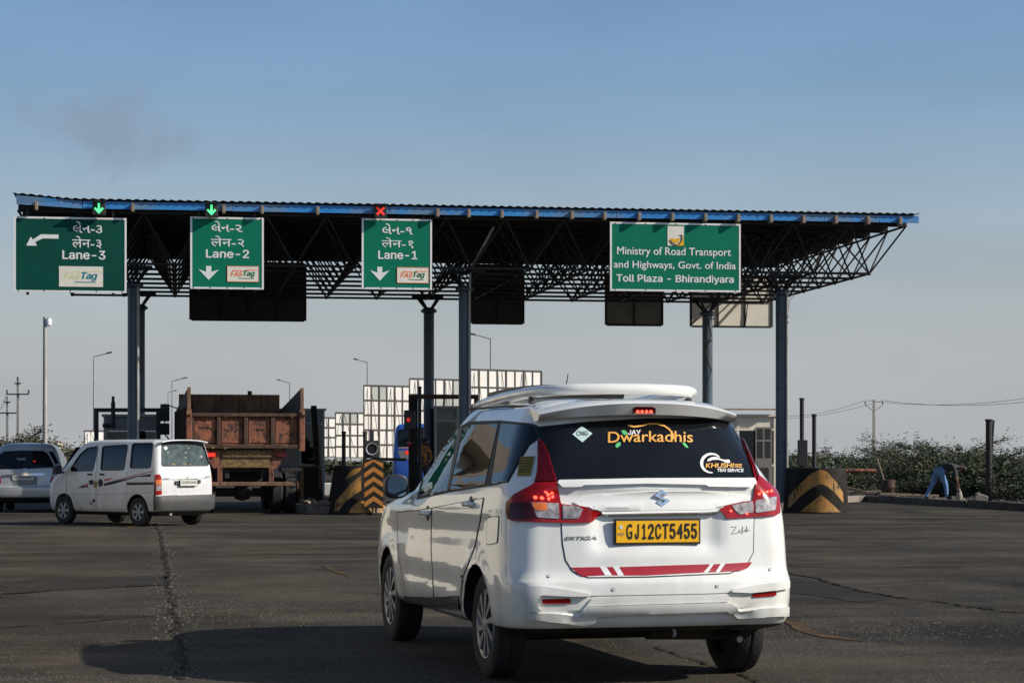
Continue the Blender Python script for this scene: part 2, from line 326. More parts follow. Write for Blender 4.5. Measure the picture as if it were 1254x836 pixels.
def asphalt():
    m = bpy.data.materials.new('asphalt'); m.use_nodes = True; MT['asphalt'] = m
    n, l = m.node_tree.nodes, m.node_tree.links; b = n['Principled BSDF']
    t = n.new('ShaderNodeTexCoord')
    def noise(sc, det=5, st=(1, 1, 1), ro=0.6):
        mpn = n.new('ShaderNodeMapping'); mpn.inputs['Scale'].default_value = st; l.new(t.outputs['Object'], mpn.inputs['Vector'])
        z = n.new('ShaderNodeTexNoise'); z.inputs['Scale'].default_value = sc; z.inputs['Detail'].default_value = det; z.inputs['Roughness'].default_value = ro
        l.new(mpn.outputs[0], z.inputs['Vector']); return z.outputs['Fac']
    def rng(x, a, bb, c=0.0, d=1.0):
        r = n.new('ShaderNodeMapRange'); r.inputs['From Min'].default_value = a; r.inputs['From Max'].default_value = bb; r.inputs['To Min'].default_value = c; r.inputs['To Max'].default_value = d
        l.new(x, r.inputs['Value']); return r.outputs[0]
    def mix(f, a, bb):
        x = n.new('ShaderNodeMix'); x.data_type = 'RGBA'; l.new(f, x.inputs[0])
        for i, q in ((6, a), (7, bb)):
            if isinstance(q, tuple): x.inputs[i].default_value = (*q, 1)
            else: l.new(q, x.inputs[i])
        return x.outputs[2]
    big = rng(noise(0.16, 5), 0.35, 0.65)
    c = mix(big, (0.022, 0.0208, 0.0185), (0.074, 0.0640, 0.0500))
    streak = rng(noise(0.55, 6, (1.0, 0.16, 1)), 0.40, 0.68)       # wheel lines run with the traffic
    c = mix(streak, c, (0.038, 0.0335, 0.027))
    mid = rng(noise(0.8, 7, (0.5, 0.8, 1), 0.7), 0.46, 0.68)            # dusty brown scuffs
    c = mix(mid, c, (0.096, 0.077, 0.051))
    oil = rng(noise(0.5, 4, (1, 0.35, 1)), 0.58, 0.72)
    c = mix(oil, c, (0.017, 0.016, 0.015))
    vo = n.new('ShaderNodeTexVoronoi'); vo.inputs['Scale'].default_value = 42; vm = n.new('ShaderNodeMapping'); vm.inputs['Scale'].default_value = (1, 0.35, 1); l.new(t.outputs['Object'], vm.inputs['Vector']); l.new(vm.outputs[0], vo.inputs['Vector'])
    st = rng(vo.outputs['Distance'], 0.12, 0.30, 1.0, 0.0)
    gate = rng(noise(0.9, 5, (0.6, 1.3, 1)), 0.44, 0.60, 0.12, 0.95)
    stm = n.new('ShaderNodeMath'); stm.operation = 'MULTIPLY'; l.new(st, stm.inputs[0]); l.new(gate, stm.inputs[1])
    c = mix(stm.outputs[0], c, (0.19, 0.165, 0.13))
    fine = rng(noise(60, 5, (1.0, 0.22, 1), 0.8), 0.30, 0.70, 0.26, 1.50)
    wide = rng(noise(0.33, 6, (0.45, 1.0, 1), 0.7), 0.34, 0.66, 0.62, 1.38)
    s0 = n.new('ShaderNodeVectorMath'); s0.operation = 'SCALE'; l.new(c, s0.inputs[0]); l.new(wide, s0.inputs['Scale']); c = s0.outputs[0]
    sc = n.new('ShaderNodeVectorMath'); sc.operation = 'SCALE'; l.new(c, sc.inputs[0]); l.new(fine, sc.inputs['Scale'])
    l.new(sc.outputs[0], b.inputs['Base Color'])
    l.new(rng(big, 0, 1, 0.95, 0.85), b.inputs['Roughness']); b.inputs['Specular IOR Level'].default_value = 0.12
    bp = n.new('ShaderNodeBump'); bp.inputs['Strength'].default_value = 0.8; bp.inputs['Distance'].default_value = 0.012
    l.new(noise(70, 4), bp.inputs['Height'])
    bp2 = n.new('ShaderNodeBump'); bp2.inputs['Strength'].default_value = 0.5; bp2.inputs['Distance'].default_value = 0.05
    l.new(noise(3.0, 4), bp2.inputs['Height']); l.new(bp.outputs[0], bp2.inputs['Normal']); l.new(bp2.outputs[0], b.inputs['Normal'])
asphalt()

# ------------------------------------------------------------------ lettering
import os
try: SANS = bpy.data.fonts.load(os.path.join(bpy.utils.system_resource('DATAFILES'), 'fonts', 'Inter.woff2'))   # Blender's own interface font
except Exception: SANS = None
def text_mesh(body, bold=0.0, shear=0.0, space=1.0):
    c = bpy.data.curves.new('lettering', 'FONT'); c.body = body
    if SANS and all(ord(q) < 128 and q not in '4DwkRKEIG' for q in body): c.font = SANS
    c.shear = shear; c.space_character = space; c.resolution_u = 4
    o = bpy.data.objects.new('lettering', c); COL.objects.link(o)
    bpy.context.view_layer.update()
    me = o.to_mesh()
    bm = bmesh.new(); bm.from_mesh(me); bmesh.ops.triangulate(bm, faces=bm.faces)
    vs = [v.co.copy() for v in bm.verts]; fs = [tuple(v.index for v in f.verts) for f in bm.faces]
    bm.free(); o.to_mesh_clear(); bpy.data.objects.remove(o); bpy.data.curves.remove(c)
    if bold:
        n0 = len(vs); b0, f0 = vs, fs; vs = []; fs = []
        for k, (dx, dy) in enumerate(((0, 0), (bold, 0), (-bold, 0), (0, bold * .6), (0, -bold * .6))):
            fs += [tuple(i + len(vs) for i in f) for f in f0]; vs = vs + [Vector((v.x + dx, v.y + dy, k)) for v in b0]
    x0 = min(v.x for v in vs); x1 = max(v.x for v in vs); y0 = min(v.y for v in vs); y1 = max(v.y for v in vs)
    return [((v.x - x0) / (x1 - x0), (v.y - y0) / (y1 - y0), v.z) for v in vs], fs
def flat_text(body, m, parent, x0, x1, z0, z1, y, bold=0.0, shear=0.0, name='lettering', space=1.0):
    """lettering lying on a board that faces -y, filling the box x0..x1, z0..z1"""
    vs, fs = text_mesh(body, bold, shear, space)
    me = bpy.data.meshes.new(name); me.from_pydata([(x0 + p[0] * (x1 - x0), y - .0003 * p[2], z0 + p[1] * (z1 - z0)) for p in vs], [], fs)
    me.materials.append(MT[m]); return link(name, me, parent)

def flat_words(body, m, parent, x0, x1, z0, z1, y, bold=0.0):
    """a line of lettering, each word a piece of its own"""
    vs, fs = text_mesh(body, bold)
    iv = sorted((min(vs[i][0] for i in f), max(vs[i][0] for i in f)) for f in fs); cl = [list(iv[0])]
    gaps = []
    for p, q in iv[1:]:
        if p > cl[-1][1]: gaps.append((p - cl[-1][1], cl[-1][1], p)); cl.append([p, q])
        else: cl[-1][1] = max(cl[-1][1], q)
    cutsx = sorted((g[1] + g[2]) / 2 for g in sorted(gaps, reverse=True)[:body.count(' ')])
    for k in range(len(cutsx) + 1):
        ff = [f for f in fs if sum(1 for c in cutsx if vs[f[0]][0] > c) == k]; ids = sorted({i for f in ff for i in f}); mp = {i: n for n, i in enumerate(ids)}
        me = bpy.data.meshes.new('word'); me.from_pydata([(x0 + vs[i][0] * (x1 - x0), y - .0003 * vs[i][2], z0 + vs[i][1] * (z1 - z0)) for i in ids], [], [tuple(mp[i] for i in f) for f in ff])
        me.materials.append(MT[m]); link('word', me, parent)

# ------------------------------------------------------------------ outlines traced onto a body
def resample(poly, step):
    out = []
    for i, p in enumerate(poly):
        q = poly[(i + 1) % len(poly)]; L = math.hypot(q[0] - p[0], q[1] - p[1]); n = max(1, int(round(L / step)))
        for k in range(n): out.append((p[0] + (q[0] - p[0]) * k / n, p[1] + (q[1] - p[1]) * k / n))
    return out
def rounded(poly, r, n=3):
    out = []; N = len(poly)
    for i in range(N):
        p = Vector(poly[i]); a = Vector(poly[i - 1]) - p; b = Vector(poly[(i + 1) % N]) - p
        q = min(r, a.length * 0.45, b.length * 0.45); A = p + a.normalized() * q; B = p + b.normalized() * q
        for k in range(n + 1):
            t = k / n; out.append(tuple(A * (1 - t) ** 2 + p * 2 * t * (1 - t) + B * t * t))
    return out
def grow(poly, e):
    N = len(poly); ar = sum(poly[i][0] * poly[(i + 1) % N][1] - poly[(i + 1) % N][0] * poly[i][1] for i in range(N)); sg = 1 if ar > 0 else -1
    out = []
    for i in range(N):
        a, p, b = Vector(poly[i - 1]), Vector(poly[i]), Vector(poly[(i + 1) % N])
        d1 = (p - a).normalized(); d2 = (b - p).normalized()
        n1 = Vector((d1.y, -d1.x)) * sg; n2 = Vector((d2.y, -d2.x)) * sg
        nn = (n1 + n2); nn = nn.normalized() if nn.length > 1e-6 else n1
        out.append(tuple(p + nn * e / max(0.5, nn.dot(n1))))
    return out
def cdt(poly, step):
    b = resample(poly, step); n = len(b)
    xs = [p[0] for p in b]; ys = [p[1] for p in b]; pts = [Vector(p) for p in b]
    def inside(x, y):
        c = False; j = n - 1
        for i in range(n):
            if (ys[i] > y) != (ys[j] > y) and x < (xs[j] - xs[i]) * (y - ys[i]) / (ys[j] - ys[i]) + xs[i]: c = not c
            j = i
        return c
    y = min(ys) + step * 0.5
    while y < max(ys):
        x = min(xs) + step * 0.5
        while x < max(xs):
            if inside(x, y) and min((x - xs[i]) ** 2 + (y - ys[i]) ** 2 for i in range(n)) > (0.4 * step) ** 2: pts.append(Vector((x, y)))
            x += step
        y += step
    r = geometry.delaunay_2d_cdt(pts, [(i, (i + 1) % n) for i in range(n)], [], 1, 1e-5)
    return [tuple(v) for v in r[0]], [tuple(f) for f in r[2]]

class Tracer:
    """carries outlines measured in the photograph onto a solid body, where they become real raised pieces"""
    def __init__(s, root, body):
        s.root = root; s.M = mw(root); s.I = s.M.inverted()
        s.bvh = BVHTree.FromPolygons([s.M @ v.co for v in body.data.vertices], [tuple(p.vertices) for p in body.data.polygons])
        s.eye = Vector((0, 0, HC)); R3 = s.M.to_3x3()
        s.V = [s.M @ v.co for v in body.data.vertices]; s.N = [R3 @ v.normal for v in body.data.vertices]; s.P = [tuple(p.vertices) for p in body.data.polygons]
    def hit(s, px, py):
        d = Vector(((px - CX) / F, 1.0, (YH - py) / F)).normalized()
        r = s.bvh.ray_cast(s.eye, d)
        if r[0] is None:
            D = (s.root.location - s.eye).length; best = None
            for k in range(90):
                g = s.bvh.find_nearest(s.eye + d * (D - 2.0 + 7.0 * k / 90))
                if best is None or g[3] < best[3]: best = g
            return best[0], best[1]
        return r[0], (r[1] if r[1].dot(d) < 0 else -r[1])
    def soft(s, p):
        g = s.bvh.find_nearest(p); n = Vector((0, 0, 0))
        for i in s.P[g[2]]: n += s.N[i] / ((p - s.V[i]).length_squared + 1e-5)
        return n.normalized()
    def put(s, name, pts, faces, m, off, thick, mirror=False, parent=None, lift=None, smooth=False):
        hs = [s.hit(*p) for p in pts]
        lo = [s.I @ (h[0] + h[1] * (off + (lift[i] if lift else 0))) for i, h in enumerate(hs)]; nm = [(s.I.to_3x3() @ h[1]).normalized() for h in hs]
        eg = {}
        for f in faces:
            for i in range(len(f)):
                e = (f[i], f[(i + 1) % len(f)]); eg[e] = 1
        vs = list(lo); fs = [tuple(f) for f in faces]
        if thick:
            base = {}
            for (a, b) in eg:
                if (b, a) not in eg:
                    for k in (a, b):
                        if k not in base: base[k] = len(vs); vs.append(lo[k] - nm[k] * thick)
                    fs.append((a, base[a], base[b], b))
        out = []
        for sg in ((1, -1) if mirror else (1,)):
            me = bpy.data.meshes.new(name); me.from_pydata([(v.x, v.y * sg, v.z) for v in vs], [], fs)
            bm = bmesh.new(); bm.from_mesh(me); bmesh.ops.recalc_face_normals(bm, faces=bm.faces); bm.to_mesh(me); bm.free()
            ref = Vector((nm[0].x, nm[0].y * sg, nm[0].z)) if len(nm) else None
            if ref is not None and me.polygons[0].normal.dot(ref) < 0: me.flip_normals()
            me.materials.append(MT[m]); me.shade_smooth(); me.set_sharp_from_angle(angle=R(45))
            if smooth:
                sn = [(s.I.to_3x3() @ s.soft(h[0])).normalized() for h in hs]; sn += [sn[k] for k in base] if thick else []
                me.normals_split_custom_set_from_vertices([(q.x, q.y * sg, q.z) for q in sn])
            out.append(link(name, me, parent or s.root))
        return out[0] if len(out) == 1 else out
    def patch(s, name, poly, m, off=0.004, thick=0.006, step=5.0, mirror=False, parent=None, rnd=0, smooth=False):
        if rnd: poly = rounded(poly, rnd)
        p, f = cdt(poly, step); return s.put(name, p, f, m, off, thick, mirror, parent, None, smooth)
    def line(s, name, pts, w, m, off=0.003, parent=None, mirror=False, thick=0.002, step=5.0):
        P = []
        for i in range(len(pts) - 1):
            L = math.hypot(pts[i + 1][0] - pts[i][0], pts[i + 1][1] - pts[i][1]); n = max(1, int(L / step))
            P += [(pts[i][0] + (pts[i + 1][0] - pts[i][0]) * k / n, pts[i][1] + (pts[i + 1][1] - pts[i][1]) * k / n) for k in range(n)]
        P.append(pts[-1]); v = []; f = []
        for i, p in enumerate(P):
            a, b = P[max(0, i - 1)], P[min(len(P) - 1, i + 1)]; t = Vector((b[0] - a[0], b[1] - a[1])).normalized()
            v += [(p[0] - t.y * w / 2, p[1] + t.x * w / 2), (p[0] + t.y * w / 2, p[1] - t.x * w / 2)]
            if i: f.append((2 * i - 2, 2 * i - 1, 2 * i + 1, 2 * i))
        return s.put(name, v, f, m, off, thick, mirror, parent)
    def text(s, body, p0, p1, h, m, off=0.004, bold=0.0, shear=0.0, parent=None, name='lettering', arc=0.0):
        vs, fs = text_mesh(body, bold, shear)
        pts = [(p0[0] + (p1[0] - p0[0]) * u, p0[1] + (p1[1] - p0[1]) * u - h * v - arc * (1 - (2 * u - 1) ** 2)) for (u, v, w) in vs]
        return s.put(name, pts, fs, m, off, 0, False, parent, [w * .0003 for (u, v, w) in vs])

def zoom(x0, y0, k): return lambda *pp: [(x0 + a / k, y0 + b / k) for a, b in pp]

# ------------------------------------------------------------------ vehicle bodies
def mono(xs, ys, x):
    n = len(xs); d = [(ys[i + 1] - ys[i]) / (xs[i + 1] - xs[i]) for i in range(n - 1)]
    m = [d[0]] + [0 if d[i - 1] * d[i] <= 0 else 2 * d[i - 1] * d[i] / (d[i - 1] + d[i]) for i in range(1, n - 1)] + [d[-1]]
    i = 0
    while i < n - 2 and x > xs[i + 1]: i += 1
    h = xs[i + 1] - xs[i]; t = (x - xs[i]) / h
    return ys[i] * (1 + 2 * t) * (1 - t) ** 2 + m[i] * h * t * (1 - t) ** 2 + ys[i + 1] * t * t * (3 - 2 * t) + m[i + 1] * h * t * t * (t - 1)
def sst(a, b, x):
    t = min(1, max(0, (x - a) / (b - a))); return t * t * (3 - 2 * t)
def loft(name, levels, mats, post=None, sub=4, nr=16, nc=9, ns=50, nf=10, dark_z=0.0):
    """levels: (z, x_rear, x_front, half width, rear radius, front radius, rear crown, front crown, dz at front, front taper)"""
    ks = list(range(len(levels))); colsv = list(zip(*levels)); rows = []
    K = (len(levels) - 1) * sub
    for k in range(K + 1): rows.append([mono(ks, colsv[c], k / sub) for c in range(10)])
    rings = []
    for (z, xr, xf, w, rr, rf, cr, cf, dz, tp) in rows:
        P = []; y0 = w - rr; x0 = xr + cr * (y0 / w) ** 2; rx = rr * 1.15; wf = w - tp
        for i in range(nr): y = y0 * i / nr; P.append((xr + cr * (y / w) ** 2, y))
        for i in range(nc): a = math.pi / 2 * i / nc; P.append((x0 + rx * (1 - math.cos(a)), y0 + rr * math.sin(a)))
        yf = wf - rf; xe = xf - cf * (yf / w) ** 2 - rf * 1.2; xs = x0 + rx
        for i in range(ns):
            t = i / ns; x = xs + (xe - xs) * t; P.append((x, w - tp * sst(0.62, 1.0, t)))
        for i in range(nc): a = math.pi / 2 * i / nc; P.append((xe + rf * 1.2 * math.sin(a), yf + rf * math.cos(a)))
        for i in range(nf + 1): y = yf * (1 - i / nf); P.append((xf - cf * (y / w) ** 2, y))
        rings.append([Vector((x, y, z + dz * max(0, min(1, (x - xr) / (xf - xr))))) for x, y in P])
    n = len(rings[0]); vs = []; L = []; RR = []
    for rg in rings:
        a = []; b = []
        for i, p in enumerate(rg):
            if post: p = post(p)
            a.append(len(vs)); vs.append(p)
            if 0 < i < n - 1: b.append(len(vs)); vs.append(Vector((p.x, -p.y, p.z)))
            else: b.append(a[-1])
        L.append(a); RR.append(b)
    fs = []
    for k in range(len(rings) - 1):
        for i in range(n - 1):
            fs.append((L[k][i], L[k][i + 1], L[k + 1][i + 1], L[k + 1][i])); fs.append((RR[k][i], RR[k + 1][i], RR[k + 1][i + 1], RR[k][i + 1]))
    for k in (0, len(rings) - 1):
        fs.append((L[k][0], L[k][1], RR[k][1])); fs.append((L[k][n - 1], L[k][n - 2], RR[k][n - 2]))
        for i in range(1, n - 2): fs.append((L[k][i], L[k][i + 1], RR[k][i + 1], RR[k][i]))
    me = bpy.data.meshes.new(name); me.from_pydata(vs, [], fs)
    bm = bmesh.new(); bm.from_mesh(me); bmesh.ops.recalc_face_normals(bm, faces=bm.faces)
    for f in bm.faces:
        c = f.calc_center_median()
        if c.z < dark_z + (0.045 if c.x < 0.5 else 0): f.material_index = 1
    bm.to_mesh(me); bm.free()
    for m in mats: me.materials.append(MT[m])
    return link(name, me)
def cut(o, cutters, sharp=28):
    for c in cutters:
        md = o.modifiers.new('cut', 'BOOLEAN'); md.operation = 'DIFFERENCE'; md.object = c; md.solver = 'EXACT'; md.material_mode = 'TRANSFER'
    bpy.context.view_layer.update()
    dg = bpy.context.evaluated_depsgraph_get(); me = bpy.data.meshes.new_from_object(o.evaluated_get(dg))
    o.modifiers.clear(); old = o.data; o.data = me; bpy.data.meshes.remove(old)
    for c in cutters: bpy.data.objects.remove(c)
    o.data.shade_smooth(); o.data.set_sharp_from_angle(angle=R(sharp)); me.name = o.name
def cyl_cutter(x, z, r, y0, y1): return MB().tube([(x, y0, z), (x, y1, z)], r, 40).build('cutter', MT['seam_black'])

def make_wheel(root, x, y, z, r, rim_r, width, side, style, cover='wheel_silver'):
    """side +1: outer face towards +y"""
    w = link('wheel', None, root); w.location = (x, y, z)
    o = width / 2
    prof = [(rim_r * 0.97, -o * 0.82), (rim_r + 0.02, -o * 0.95), (r - 0.035, -o), (r - 0.008, -o * 0.82), (r, -o * 0.55), (r, -0.012), (r - 0.007, -0.006), (r - 0.007, 0.006), (r, 0.012), (r, o * 0.55), (r - 0.008, o * 0.82), (r - 0.035, o), (rim_r + 0.02, o * 0.95), (rim_r * 0.97, o * 0.82)]
    MB().lathe(prof, 40).build('tyre', MT['rubber'], w, smooth=True)
    m = MB(); f = side * o
    m.lathe([(rim_r * 0.98, f * 0.55), (rim_r, f * 0.86), (rim_r * 0.965, f * 0.93), (rim_r * 0.90, f * 0.84), (rim_r * 0.87, f * 0.60)], 40)
    if style == 'blades':
        for k in range(10):
            a = 2 * math.pi * k / 10; b = a + 0.42; wd = 0.115
            pts = []
            for (rr_, aa, dd) in ((0.18, a - 0.30, 0), (0.93, b - wd, 0), (0.93, b + wd, 0), (0.18, a + 0.30, 0)): pts.append((rr_ * rim_r * math.cos(aa), rr_ * rim_r * math.sin(aa)))
            m.prism(pts, (0, f * 0.80, 0), (1, 0, 0), (0, 0, 1), (0, side, 0), 0.012)
        m.lathe([(0.001, f * 0.99), (rim_r * 0.17, f * 0.97), (rim_r * 0.24, f * 0.86), (rim_r * 0.24, f * 0.6)], 20)
    else:
        for k in range(6):
            a = 2 * math.pi * k / 6
            pts = [(q * rim_r * math.cos(a + e), q * rim_r * math.sin(a + e)) for q, e in ((0.2, -0.5), (0.92, -0.22), (0.92, 0.22), (0.2, 0.5))]
            m.prism(pts, (0, f * 0.72, 0), (1, 0, 0), (0, 0, 1), (0, side, 0), 0.012)
        m.lathe([(0.001, f * 0.9), (rim_r * 0.24, f * 0.88), (rim_r * 0.3, f * 0.75), (rim_r * 0.3, f * 0.5)], 20)
    m.build('rim', MT[cover], w, smooth=True, sharp=30)
    MB().lathe([(0.001, f * 0.45), (rim_r * 0.98, f * 0.45), (rim_r * 0.98, -f * 0.5), (0.001, -f * 0.5)], 28).build('brake_drum', MT['seam_black'], w)
    return w

def plate(root, x, y, z, w, h, text, ym, lean=0.0, frame='black_plastic', yaw=0.0):
    """licence plate whose face looks towards -x of the vehicle"""
    p = link('licence_plate', None, root); p.location = (x, y, z); p.rotation_euler = (0, lean, R(-90))   # local -y now looks to -x
    MB().bx(-w / 2 - 0.012, w / 2 + 0.012, 0, 0.014, -h / 2 - 0.012, h / 2 + 0.012).build('plate_frame', MT[frame], p, bevel=0.003)
    MB().bx(-w / 2, w / 2, -0.004, 0.006, -h / 2, h / 2).build('plate_face', MT[ym], p)
    return p

# ================================================================== the white people carrier in front
EM = 'paint_white'
mpv = thing('people_carrier', 'large white people carrier with yellow plate and white roof carrier, nearest vehicle', 'car', (0.84, 12.14, 0), R(104.9))
lv = [  # z, xr, xf, w, rr, rf, cr, cf, dz, taper
 (0.265, 0.55, 4.10, 0.68, 0.16, 0.30, 0.05, 0.12, 0.00, 0.10),
 (0.295, 0.22, 4.26, 0.79, 0.17, 0.32, 0.06, 0.16, 0.00, 0.05),
 (0.335, 0.060, 4.34, 0.845, 0.19, 0.34, 0.075, 0.18, 0.00, 0.045),
 (0.385, 0.020, 4.37, 0.858, 0.20, 0.34, 0.08, 0.20, 0.00, 0.045),
 (0.50, 0.000, 4.39, 0.864, 0.20, 0.34, 0.085, 0.22, 0.00, 0.04),
 (0.585, 0.006, 4.395, 0.866, 0.20, 0.34, 0.085, 0.22, 0.00, 0.04),
 (0.615, 0.028, 4.395, 0.866, 0.20, 0.34, 0.085, 0.22, 0.00, 0.04),
 (0.66, 0.048, 4.39, 0.864, 0.20, 0.34, 0.085, 0.22, 0.00, 0.04),
 (0.78, 0.058, 4.36, 0.860, 0.20, 0.34, 0.088, 0.24, 0.00, 0.04),
 (0.90, 0.066, 4.26, 0.857, 0.21, 0.34, 0.092, 0.26, 0.00, 0.04),
 (0.985, 0.074, 4.02, 0.850, 0.22, 0.34, 0.096, 0.28, -0.01, 0.05),
 (1.05, 0.088, 3.62, 0.838, 0.22, 0.32, 0.10, 0.26, -0.02, 0.05),
 (1.125, 0.110, 3.36, 0.812, 0.25, 0.28, 0.105, 0.24, -0.06, 0.05),
 (1.20, 0.150, 3.20, 0.776, 0.27, 0.24, 0.11, 0.22, -0.06, 0.04),
 (1.32, 0.225, 2.98, 0.722, 0.29, 0.22, 0.11, 0.20, -0.04, 0.04),
 (1.44, 0.305, 2.74, 0.670, 0.28, 0.20, 0.11, 0.18, -0.02, 0.04),
 (1.53, 0.370, 2.54, 0.630, 0.25, 0.18, 0.11, 0.17, 0.00, 0.04),
 (1.575, 0.42, 2.42, 0.600, 0.16, 0.17, 0.10, 0.16, 0.01, 0.04),
 (1.605, 0.49, 2.30, 0.540, 0.15, 0.16, 0.10, 0.15, 0.02, 0.04),
 (1.628, 0.62, 2.10, 0.430, 0.13, 0.14, 0.09, 0.14, 0.025, 0.04),
 (1.642, 0.86, 1.84, 0.260, 0.09, 0.09, 0.05, 0.08, 0.025, 0.02),
 (1.647, 1.10, 1.60, 0.100, 0.04, 0.04, 0.02, 0.03, 0.02, 0.01)]
def mpv_post(p):
    x, y, z = p; p = p.copy()
    if x < 0.45:                                     # relief of the tailgate and bumper
        ay = abs(y); d = 0.0
        inp = sst(0.40, 0.33, ay)
        d += 0.030 * inp * sst(0.755, 0.79, z) * sst(1.005, 0.972, z)                    # plate recess
        d += 0.014 * sst(0.70, 0.5, ay) * sst(1.005, 1.03, z) * sst(1.12, 1.07, z)       # hollow under the glass
        d -= 0.012 * sst(0.72, 0.60, ay) * sst(1.085, 1.12, z) * sst(1.165, 1.15, z)
        d += 0.022 * sst(0.435, 0.415, z) * sst(0.60, 0.5, ay)                             # skirt
        p.x += d * sst(0.45, 0.2, x)
    if x > 0.25 and y > 0.5:                          # shoulder line and sill sweep on the flank
        zc = 0.985 - 0.045 * (x / 4.4)
        p.y += 0.009 * math.exp(-((z - zc) / 0.03) ** 2) * sst(0.25, 0.6, x) * sst(4.1, 3.7, x)
        p.y -= 0.010 * math.exp(-((z - 0.86 + 0.02 * x) / 0.07) ** 2) * sst(0.4, 1.0, x) * sst(4.0, 3.4, x)
        p.y += 0.012 * math.exp(-((z - 0.44) / 0.05) ** 2) * sst(1.0, 1.4, x) * sst(3.2, 2.9, x)
        for ax in (0.80, 3.54):                       # wheel-arch flare
            r = math.hypot(x - ax, z - 0.31); p.y += 0.014 * math.exp(-((r - 0.37) / 0.05) ** 2)
    return p
body = loft('body', lv, [EM, 'black_plastic'], mpv_post, dark_z=0.285)
cs_ = []
for ax in (0.80, 3.54):
    for sg in (1, -1): cs_.append(cyl_cutter(ax, 0.325, 0.340, sg * 0.52, sg * 1.0))
cut(body, cs_, 30)
body.parent = mpv
T = Tracer(mpv, body)
ZA = zoom(450, 460, 2.2226); ZF = zoom(460, 460, 5.225); ZS = zoom(450, 560, 3.03); ZL = zoom(600, 460, 4.642); ZR = zoom(790, 460, 4.642); ZB = zoom(600, 620, 4.642); ZBR = zoom(790, 620, 3.981)
# glass
T.patch('glass_surround', ZF((262, 792), (300, 640), (390, 490), (500, 345), (600, 292), (800, 285), (1000, 305), (1040, 320), (1045, 405), (985, 448), (912, 573), (850, 682), (742, 702), (470, 746)), 'seam_black', 0.002, 0.004, 5, mirror=True)
for nm, po in (('front_door_glass', ZF((282, 768), (318, 655), (410, 500), (520, 352), (532, 345), (462, 732))), ('rear_door_glass', ZF((478, 730), (566, 335), (600, 318), (788, 308), (704, 690))), ('quarter_glass', ZF((744, 690), (806, 305), (1000, 322), (1030, 405), (970, 448), (902, 570), (846, 675)))):
    T.patch(nm, po, 'glass_side', 0.006, 0.005, 5, mirror=True, rnd=2, smooth=True)
T.patch('window_trim', ZF((462, 735), (538, 338), (566, 330), (476, 735)), 'black_plastic', 0.009, 0.006, 5, mirror=True)
rg_poly = ZA((462, 142), (600, 128), (760, 119), (900, 119), (984, 126), (1008, 160), (1038, 236), (1054, 283), (1000, 280), (760, 283), (514, 289), (496, 215), (470, 168))
T.patch('rear_glass_surround', grow(rg_poly, 1.5), 'seam_black', 0.002, 0.004, 5)
rglass = T.patch('rear_glass', rg_poly, 'glass_dark', 0.005, 0.004, 5, rnd=2, smooth=True)
# tail lamps
lampL = ZA((467, 174), (482, 186), (496, 218), (507, 262), (515, 292), (526, 352), (580, 358), (638, 369), (606, 399), (560, 401), (402, 396), (386, 391), (381, 370), (382, 346), (402, 326), (456, 296), (464, 262), (466, 215))
lp = T.patch('tail_lamp', lampL, 'lamp_red', 0.016, 0.016, 4, rnd=2)
T.patch('upper_lens', ZA((468, 178), (481, 190), (494, 220), (505, 264), (512, 292), (462, 292), (466, 262)), 'lamp_darkred', 0.021, 0.006, 4, parent=lp)
T.patch('clear_lens', ZA((446, 345), (520, 351), (521, 389), (462, 386)), 'lamp_clear', 0.021, 0.006, 4, parent=lp, rnd=2)
T.patch('clear_lens', ZA((530, 356), (586, 362), (574, 388), (531, 390)), 'lamp_clear', 0.021, 0.006, 4, parent=lp, rnd=2)
T.patch('indicator_lens', ZA((449, 347), (486, 350), (488, 368), (458, 368)), 'lamp_amber', 0.024, 0.004, 4, parent=lp, rnd=1.5)
T.patch('lower_lens', ZA((384, 350), (440, 345), (456, 388), (400, 391), (387, 386)), 'lamp_darkred', 0.020, 0.005, 4, parent=lp, rnd=2)
lampR = ZA((1012, 166), (1030, 198), (1062, 274), (1114, 316), (1118, 374), (1106, 381), (976, 389), (957, 360), (1046, 341), (1054, 292), (1042, 246))
rq = T.patch('tail_lamp', lampR, 'lamp_red', 0.016, 0.016, 4, rnd=2)
T.patch('upper_lens', ZA((1014, 172), (1028, 200), (1060, 276), (1058, 290), (1046, 250)), 'lamp_darkred', 0.021, 0.006, 4, parent=rq)
T.patch('clear_lens', ZA((1052, 341), (1106, 331), (1104, 366), (1052, 374)), 'lamp_clear', 0.021, 0.006, 4, parent=rq, rnd=2)
T.patch('clear_lens', ZA((988, 357), (1046, 345), (1046, 372), (1008, 378)), 'lamp_clear', 0.021, 0.006, 4, parent=rq, rnd=2)
def leds(parent, pts, r):
    for (x, y) in pts:
        q = [(x + r * math.cos(a * math.pi / 4), y + r * math.sin(a * math.pi / 4)) for a in range(8)]
        T.patch('light_diode', q, 'led_red', 0.024, 0.003, 3, parent=parent)
leds(lp, ZL((260, 698), (293, 700), (330, 704), (318, 665), (348, 662), (352, 692), (325, 680)), 2.0)
leds(rq, ZR((660, 672), (680, 668), (703, 664), (640, 676), (648, 660)), 1.6)
leds(rq, ZR((478, 770), (568, 785)), 1.4)
